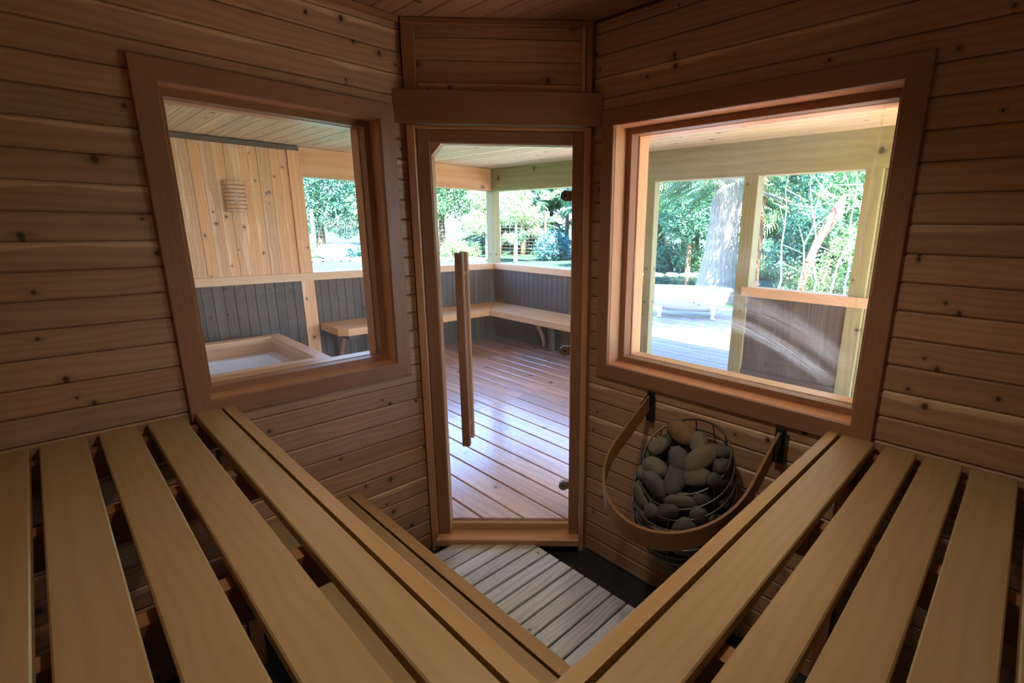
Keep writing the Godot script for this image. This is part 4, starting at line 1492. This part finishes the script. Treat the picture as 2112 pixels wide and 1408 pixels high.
	for r in 9:
		var ring := PackedVector3Array()
		for k in 14:
			var la := PI * (r + 0.001) / 8.002
			var d := Vector3(sin(la) * cos(TAU * k / 14.0), cos(la), sin(la) * sin(TAU * k / 14.0))
			ring.append(proto.position + d * (0.3 + 0.11 * nz.get_noise_3d(d.x, d.y, d.z)) * Vector3(1.1, 0.62, 0.9))
		rows.append(ring)
	b.sheet(rows, true, false, false)
	put(b, "stone", rock, proto)
	var n := 26
	for k in n:
		var o: Node3D = proto if k == 0 else proto.duplicate()
		if k:
			o.name = numbered("pond_rock")
			add_child(o, true)
		var w := PI + TAU * k / n
		o.position = pc + Vector3(cos(w) * 2.75, -0.02 + 0.05 * gr.randf(), sin(w) * 2.15)
		o.rotation.y = gr.randf() * TAU
		o.scale = Vector3(1.25, 0.6, 1.2) * gr.randf_range(0.65, 1.1)
		o.set_meta("label", "pale rock in the pond's ring, %s clockwise from the side next the deck" % nth(k))

	# pale boulder and edging stones in the left window view
	t = thing("boulder", "big pale block of stone on the lawn before the wire fence, left window view", "boulder", Vector3(10.6, -0.15, -26.4))
	b = Brush.new()
	rows = []
	for r in 11:
		var ring := PackedVector3Array()
		for k in 20:
			var la := PI * (r + 0.001) / 10.002
			var d := Vector3(sin(la) * cos(TAU * k / 20.0), cos(la), sin(la) * sin(TAU * k / 20.0))
			d = Vector3(signf(d.x) * pow(absf(d.x), 0.55), signf(d.y) * pow(absf(d.y), 0.6), signf(d.z) * pow(absf(d.z), 0.55))
			ring.append(t.position + Vector3(0, 0.32, 0) + d * (1.0 + 0.12 * nz.get_noise_3d(d.x * 2, d.y * 2, d.z * 2)) * Vector3(0.95, 0.42, 0.6))
		rows.append(ring)
	b.sheet(rows, true, false, false)
	put(b, "stone", rock, t)
	n = 18
	for k in n:
		var o: Node3D = proto.duplicate()
		o.name = numbered("edging_stone")
		add_child(o, true)
		var f := k / float(n - 1)
		o.position = Vector3(7.4, -0.12, -24.6).lerp(Vector3(15.5, -0.12, -21.8), f) + Vector3(0, 0, -0.8 * sin(f * PI * 1.4))
		o.rotation.y = gr.randf() * TAU
		o.scale = Vector3(1.0, 0.7, 1.0) * gr.randf_range(0.7, 1.2)
		tag(o, "pale edging stone, %s from the left in the row along the lawn" % nth(k), "stone", "edging stones along the lawn")
	proto.set_meta("category", "rock")

	# wire fence
	var fe := thing("wire_fence", "tall garden fence of square wire mesh on wooden posts at the lawn's far edge", "fence", Vector3(12.9, -0.15, -27.8))
	var fa := Vector3(7.2, -0.15, -34.0)
	var fb := Vector3(22.0, -0.15, -19.2)
	n = 9
	for k in n:
		var p := fa.lerp(fb, k / float(n - 1))
		b = Brush.new()
		b.tube([p, p + Vector3(0, 2.5, 0)], 0.075, 8)
		put(b, "post", bark if k % 3 != 2 else pale_bark, fe)
	b = Brush.new()
	b.tube([fa.lerp(fb, 0.165) + Vector3(0, 2.1, 0), fa.lerp(fb, 0.255) + Vector3(0, 0.1, 0)], 0.06, 7)
	put(b, "brace", bark, fe)
	b = Brush.new()
	for k in 11:
		b.tube([fa + Vector3(0, 0.12 + 0.19 * k, 0), fb + Vector3(0, 0.12 + 0.19 * k, 0)], 0.008, 4)
	for k in 100:
		var p := fa.lerp(fb, k / 99.0)
		b.tube([p + Vector3(0, 0.1, 0), p + Vector3(0, 2.05, 0)], 0.008, 4)
	put(b, "wire_mesh", M.wire, fe).set_meta("kind", "stuff")

	# trees and shrubs: left window
	leafy("hedge_tree", "dense teal green tree filling the opening in the left window view", "tree", Vector3(13.2, -0.15, -35.5), [[Vector3.ZERO, 0.3], [Vector3(0, 3, 0), 0.22], [Vector3(0.2, 6, 0), 0.1]], [[Vector3(-1.8, 2.4, 0.5), 2.0], [Vector3(1.6, 2.6, 0.3), 2.1], [Vector3(0, 5.2, 0), 2.8], [Vector3(-3.6, 4.0, 0.8), 2.2], [Vector3(3.2, 5.0, 0.2), 2.2]], 7000, Vector2(0.22, 0.42), teal, bark, 41)
	leafy("hedge_tree", "lighter green tree left of the dense teal tree behind the wire fence", "tree", Vector3(8.6, -0.15, -37.0), [[Vector3.ZERO, 0.3], [Vector3(0, 3, 0), 0.22], [Vector3(0.2, 6, 0), 0.1]], [[Vector3(0, 2.6, 0.5), 2.4], [Vector3(1.8, 4.6, 0.3), 2.3], [Vector3(-1, 6.0, 0), 2.6], [Vector3(-3.0, 4.0, 0.8), 2.2]], 5000, Vector2(0.22, 0.42), mid, bark, 42)
	leafy("spiky_plant", "small blue grey spiky plant in front of the pale block of stone", "plant", Vector3(10.95, -0.15, -25.3), [], [[Vector3(0, 0.3, 0), 0.38]], 160, Vector2(0.2, 0.34), blue, bark, 43)
	leafy("shrub", "round light green shrub beside the pale block of stone", "shrub", Vector3(9.0, -0.15, -26.6), [], [[Vector3(0, 0.4, 0), 0.6]], 350, Vector2(0.16, 0.28), light, bark, 44)
	# glass door, left of the corner post
	leafy("garden_tree", "bright green broadleaf tree seen through the door left of the corner post", "tree", Vector3(17.0, -0.15, -26.8), [[Vector3.ZERO, 0.22], [Vector3(0, 2.2, 0), 0.17], [Vector3(0.2, 4.5, 0), 0.08]], [[Vector3(-1.6, 3.0, 0.3), 1.7], [Vector3(1.0, 3.4, 0.8), 1.9], [Vector3(0, 5.4, 0), 2.3], [Vector3(-2.6, 4.6, 0.8), 1.7]], 5500, Vector2(0.2, 0.36), mid, bark, 45)
	leafy("garden_tree", "pale sunlit tree in front of the wire fence, left of the corner post", "tree", Vector3(16.6, -0.15, -21.9), [[Vector3.ZERO, 0.09], [Vector3(0, 1.0, 0), 0.07], [Vector3(0.1, 2.4, 0), 0.04]], [[Vector3(-0.5, 1.9, 0), 0.85], [Vector3(0.4, 2.5, 0.3), 0.9], [Vector3(0, 3.3, 0), 0.9]], 1700, Vector2(0.14, 0.26), pale, pale_bark, 46)
	leafy("shrub", "sunlit yellow green shrub below the pale tree at the lawn's edge", "shrub", Vector3(15.3, -0.15, -22.4), [], [[Vector3(-0.4, 0.5, 0), 0.7], [Vector3(0.5, 0.4, 0.2), 0.6]], 800, Vector2(0.14, 0.26), light, bark, 47)
	# glass door, right of the corner post
	leafy("garden_tree", "pale leaved twin stemmed tree just right of the corner post", "tree", Vector3(16.4, -0.15, -19.3), [[Vector3.ZERO, 0.1], [Vector3(0.05, 1.2, 0), 0.08], [Vector3(0.1, 2.3, 0), 0.05]], [[Vector3(-0.4, 2.6, 0.2), 0.85], [Vector3(0.7, 2.3, 0.2), 0.7], [Vector3(0.2, 3.4, 0), 0.8], [Vector3(0.9, 1.5, 0.5), 0.35], [Vector3(-0.6, 1.2, 0.3), 0.3]], 1700, Vector2(0.12, 0.24), pale, pale_bark, 48)  # its leaves have the palest of the leaf colours
	leafy("shrub", "rounded blue green shrub at the edge of the lawn, seen through the door", "shrub", Vector3(18.9, -0.15, -19.3), [], [[Vector3(-0.4, 0.6, 0.2), 0.75], [Vector3(0.5, 0.7, 0), 0.8], [Vector3(0, 1.1, 0), 0.6]], 1300, Vector2(0.15, 0.28), blue, bark, 49)
	# conifers behind, from the door round to the right window
	var cs := [
		[Vector3(21.5, 0, -24.5), 11.0, 0.02, 2.6, "tall dark conifer just right of the corner post, behind the pale leaved tree"],
		[Vector3(24.0, 0, -22.0), 12.0, 0.16, 2.8, "conifer with a bare lower trunk in the grove behind the rounded shrub"],
		[Vector3(20.6, 0, -16.4), 10.0, 0.3, 2.4, "conifer with hanging boughs at the door's hinge side"],
		[Vector3(26.0, 0, -17.0), 13.0, 0.1, 3.0, "large conifer deep in the grove left of the big cedar"],
		[Vector3(22.8, 0, -13.4), 12.0, 0.28, 2.7, "bare stemmed conifer beyond the pond, left in the right window"],
		[Vector3(20.2, 0, -11.4), 9.5, 0.2, 2.3, "lighter conifer beyond the pond beside the big cedar"],
		[Vector3(25.0, 0, -9.6), 13.0, 0.05, 3.2, "dark conifer directly behind the big cedar trunk"],
		[Vector3(20.4, 0, -6.4), 7.5, 0.02, 2.9, "bushy conifer right of the big cedar"],
		[Vector3(18.4, 0, -3.2), 7.0, 0.02, 2.8, "bushy conifer behind the leaning snag"],
		[Vector3(17.6, 0, 0.6), 7.0, 0.02, 2.8, "conifer at the right end of the grove"],
		[Vector3(23.0, 0, -28.5), 12.0, 0.02, 3.0, "tall conifer at the left end of the grove, behind the corner post"],
		[Vector3(18.2, 0, -33.0), 12.0, 0.02, 3.2, "tall conifer behind the bright broadleaf tree"]]
	for k in cs.size():
		conifer(cs[k][4], cs[k][0] + Vector3(0, -0.15, 0), cs[k][1], cs[k][2], cs[k][3], 3400, Vector2(0.45, 0.9), needle if k % 2 == 0 else cedar, bark, 60 + k)
	for k in 7:
		var p := Vector3(17.6, -0.15, -13.2).lerp(Vector3(24.0, -0.15, -24.0), k / 6.0) + Vector3(1, 0, 1) * gr.randf_range(-0.3, 0.3)
		t = thing("tree_stem", "thin dark tree stem, %s from the right in the grove behind the lawn" % nth(k), "tree", p, "thin stems in the grove")
		b = Brush.new()
		b.tube([p, p + Vector3(0.1, 3, 0), p + Vector3(0.15, 8, 0.1)], [0.13, 0.11, 0.05], 8)
		put(b, "trunk", bark, t)
	var us := [[Vector3(17.8, -0.15, -13.6), 2.6, "leafy understory tree beyond the pond, left in the right window"], [Vector3(20.5, -0.15, -14.6), 3.4, "taller understory tree behind the pond, among the conifers"], [Vector3(17.6, -0.15, -10.2), 2.2, "leafy understory tree just left of the huge cedar trunk"], [Vector3(16.0, -0.15, -4.6), 2.6, "leafy tree close behind the slim reddish trunk"], [Vector3(15.2, -0.15, -1.6), 2.8, "leafy tree behind the tangled thicket"], [Vector3(22.4, -0.15, -19.4), 2.8, "leafy tree in the grove behind the rounded blue green shrub"], [Vector3(20.2, -0.15, -25.6), 3.0, "leafy tree in the grove behind the pale leaved tree"]]
	for k in us.size():
		var h: float = us[k][1]
		leafy("understory_tree", us[k][2], "tree", us[k][0], [[Vector3.ZERO, 0.12], [Vector3(0.05, h * 0.5, 0), 0.09], [Vector3(0.1, h, 0), 0.05]], [[Vector3(-0.9, h * 0.45 + 1.0, 0.3), 0.9], [Vector3(0.8, h * 0.6 + 0.9, 0.4), 1.0], [Vector3(0, h * 1.1, 0), 1.3], [Vector3(-1.2, h * 1.25, -0.2), 1.1], [Vector3(1.0, h * 1.45, 0.1), 1.2]], 3600, Vector2(0.13, 0.28), mid if k % 2 else teal, bark, 90 + k)
	leafy("shade_tree", "broadleaf tree shading the bathtub from beyond the right edge of the view", "tree", Vector3(6.7, -0.15, 1.3), [[Vector3.ZERO, 0.16], [Vector3(-0.1, 2.4, -0.2), 0.13], [Vector3(-0.2, 4.2, -0.5), 0.09]], [[Vector3(-0.5, 5.0, -2.4), 1.0], [Vector3(0.4, 4.9, -1.9), 1.0], [Vector3(0.0, 5.9, -1.6), 1.0], [Vector3(-1.0, 5.2, -3.0), 0.8], [Vector3(0.2, 4.4, 0.0), 0.9]], 2600, Vector2(0.12, 0.26), mid, bark, 110)
	for k in 4:
		leafy("low_shrub", "low teal shrub at the lawn's edge beyond the pond, %s from the left" % nth(k), "shrub", [Vector3(19.8, -0.15, -15.0), Vector3(19.2, -0.15, -13.6), Vector3(18.8, -0.15, -12.2), Vector3(18.6, -0.15, -10.8)][k], [], [[Vector3(-0.4, 0.45, 0.3), 0.7], [Vector3(0.5, 0.6, -0.2), 0.8]], 700, Vector2(0.14, 0.26), mid if k % 2 else teal, bark, 120 + k, "low shrubs beyond the pond")
	# right window, right half: a tangle of shrubs in front of the trees
	leafy("thicket", "bright tangled thicket of small leaves low in the right window", "shrub", Vector3(11.6, -0.15, -2.9), [[Vector3.ZERO, 0.05], [Vector3(0.1, 0.6, 0), 0.04], [Vector3(0.1, 1.2, 0), 0.03]], [[Vector3(-0.2, 0.6, -0.6), 0.8], [Vector3(0.0, 0.5, 0.6), 0.8], [Vector3(0.3, 1.3, 0.2), 0.7], [Vector3(0.2, 0.9, 1.5), 0.8]], 3000, Vector2(0.08, 0.17), light, pale_bark, 71)
	leafy("thicket", "pale leafed bush at the right edge of the tangled thicket", "shrub", Vector3(10.6, -0.15, -1.5), [[Vector3.ZERO, 0.05], [Vector3(0.1, 0.6, 0), 0.04], [Vector3(0.1, 1.4, 0), 0.03]], [[Vector3(0, 0.7, 0), 0.7], [Vector3(0.1, 1.5, 0.2), 0.6], [Vector3(0.1, 2.2, 0.0), 0.5]], 1700, Vector2(0.07, 0.15), pale, pale_bark, 72)
	leafy("thicket", "deep green sapling with drooping leaves beside the middle post", "shrub", Vector3(11.2, -0.15, -4.0), [[Vector3.ZERO, 0.05], [Vector3(0.05, 1.0, 0), 0.04], [Vector3(0.1, 2.4, 0), 0.03]], [[Vector3(0, 1.1, 0), 0.5], [Vector3(0.1, 1.9, 0.3), 0.6], [Vector3(0.1, 2.9, 0.0), 0.6]], 1500, Vector2(0.1, 0.2), teal, pale_bark, 73)
	t = thing("snag", "short broken brown snag leaning among the shrubs", "stump", Vector3(10.9, -0.15, -3.0))
	b = Brush.new()
	b.tube([Vector3(10.85, 0.95, -3.48), Vector3(10.95, 1.5, -3.32), Vector3(11.08, 2.0, -3.1), Vector3(11.12, 2.3, -3.02)], [0.07, 0.1, 0.12, 0.03], 10)
	b.tube([Vector3(10.85, -0.2, -3.6), Vector3(10.85, 0.4, -3.55), Vector3(10.86, 0.95, -3.48)], [0.1, 0.08, 0.07], 10)
	put(b, "wood", red_bark, t)
	for k in 9:
		var p := Vector3(10.4 + gr.randf() * 0.5, -0.15, -3.9 + 2.6 * k / 8.0)
		t = thing("bare_twig", "pale bare twig, %s from the left among the shrubs in the right window" % nth(k), "twig", p, "bare twigs among the shrubs")
		b = Brush.new()
		var line := []
		var rad := []
		var lean := Vector3(gr.randf_range(-0.25, 0.25), 0, gr.randf_range(-0.55, 0.55))
		for q in 9:
			var f := q / 8.0
			line.append(p + Vector3(0, 2.9 * f, 0) + lean * f * f * 2.0 + Vector3(gr.randf_range(-0.05, 0.05), 0, gr.randf_range(-0.05, 0.05)))
			rad.append(lerpf(0.028, 0.006, f))
		b.tube(line, rad, 6)
		for q in 5:
			var from: Vector3 = line[3 + q]
			b.tube([from, from + Vector3(gr.randf_range(-0.4, 0.4), gr.randf_range(-0.25, 0.4), gr.randf_range(-0.5, 0.5))], [0.012, 0.004], 5)
		put(b, "stem", pale_bark, t)

	bathtub()


func bathtub() -> void:
	var ax := Vector3(0.5, 0, 0.866)
	var sd := Vector3(0.866, 0, -0.5)
	var c := Vector3(7.36, DECK, -4.24)
	var t := thing("bathtub", "old white clawfoot bathtub standing on the sunlit outer deck", "bathtub", c)
	# outlines: [height, half length, half width, shift along the axis]
	var prof := [[0.46, 0.735, 0.335, 0.0], [0.475, 0.745, 0.345, 0.0], [0.488, 0.742, 0.342, 0.0], [0.492, 0.725, 0.325, 0.0], [0.483, 0.70, 0.30, 0.0], [0.44, 0.69, 0.29, 0.0], [0.25, 0.60, 0.25, 0.02], [0.15, 0.5, 0.19, 0.03], [0.14, 0.1, 0.05, 0.03]]
	var outer := [[0.46, 0.735, 0.335, 0.0], [0.452, 0.715, 0.315, 0.0], [0.44, 0.70, 0.30, 0.0], [0.3, 0.645, 0.275, 0.02], [0.18, 0.57, 0.235, 0.03], [0.115, 0.47, 0.17, 0.03], [0.1, 0.1, 0.05, 0.03]]
	for part in [["inside", prof], ["shell", outer]]:
		var b := Brush.new()
		var rows := []
		for q in part[1]:
			var ring := PackedVector3Array()
			for k in 48:
				var w := TAU * k / 48.0
				var x := signf(cos(w)) * pow(absf(cos(w)), 0.62)
				var y := signf(sin(w)) * pow(absf(sin(w)), 0.72)
				ring.append(c + ax * (x * q[1] + q[3]) + sd * y * q[2] + Vector3.UP * q[0])
			rows.append(ring)
		b.sheet(rows, true, false, part[0] == "shell")
		put(b, "rolled_rim" if part[0] == "inside" else "shell", M.enamel, t)
	for s in [-1.0, 1.0]:
		for r in [-1.0, 1.0]:
			var b := Brush.new()
			var p: Vector3 = c + ax * s * 0.43 + sd * r * 0.21
			b.tube([p + Vector3.UP * 0.19 - sd * r * 0.03, p + Vector3.UP * 0.12 + sd * r * 0.03, p + Vector3.UP * 0.06 + sd * r * 0.02, p + Vector3.UP * 0.02 + sd * r * 0.045, p + sd * r * 0.05 + Vector3.UP * 0.004], [0.045, 0.05, 0.03, 0.038, 0.03], 9)
			put(b, "claw_foot", M.enamel, t)
	var b := Brush.new()
	b.tube([c + sd * -0.262 + ax * 0.12 + Vector3.UP * 0.28, c + sd * -0.285 + ax * 0.12 + Vector3.UP * 0.28], 0.016, 10)
	b.tube([c + sd * -0.262 + ax * 0.2 + Vector3.UP * 0.24, c + sd * -0.28 + ax * 0.2 + Vector3.UP * 0.24], 0.013, 10)
	put(b, "plugged_tap_hole", M.metal, t)
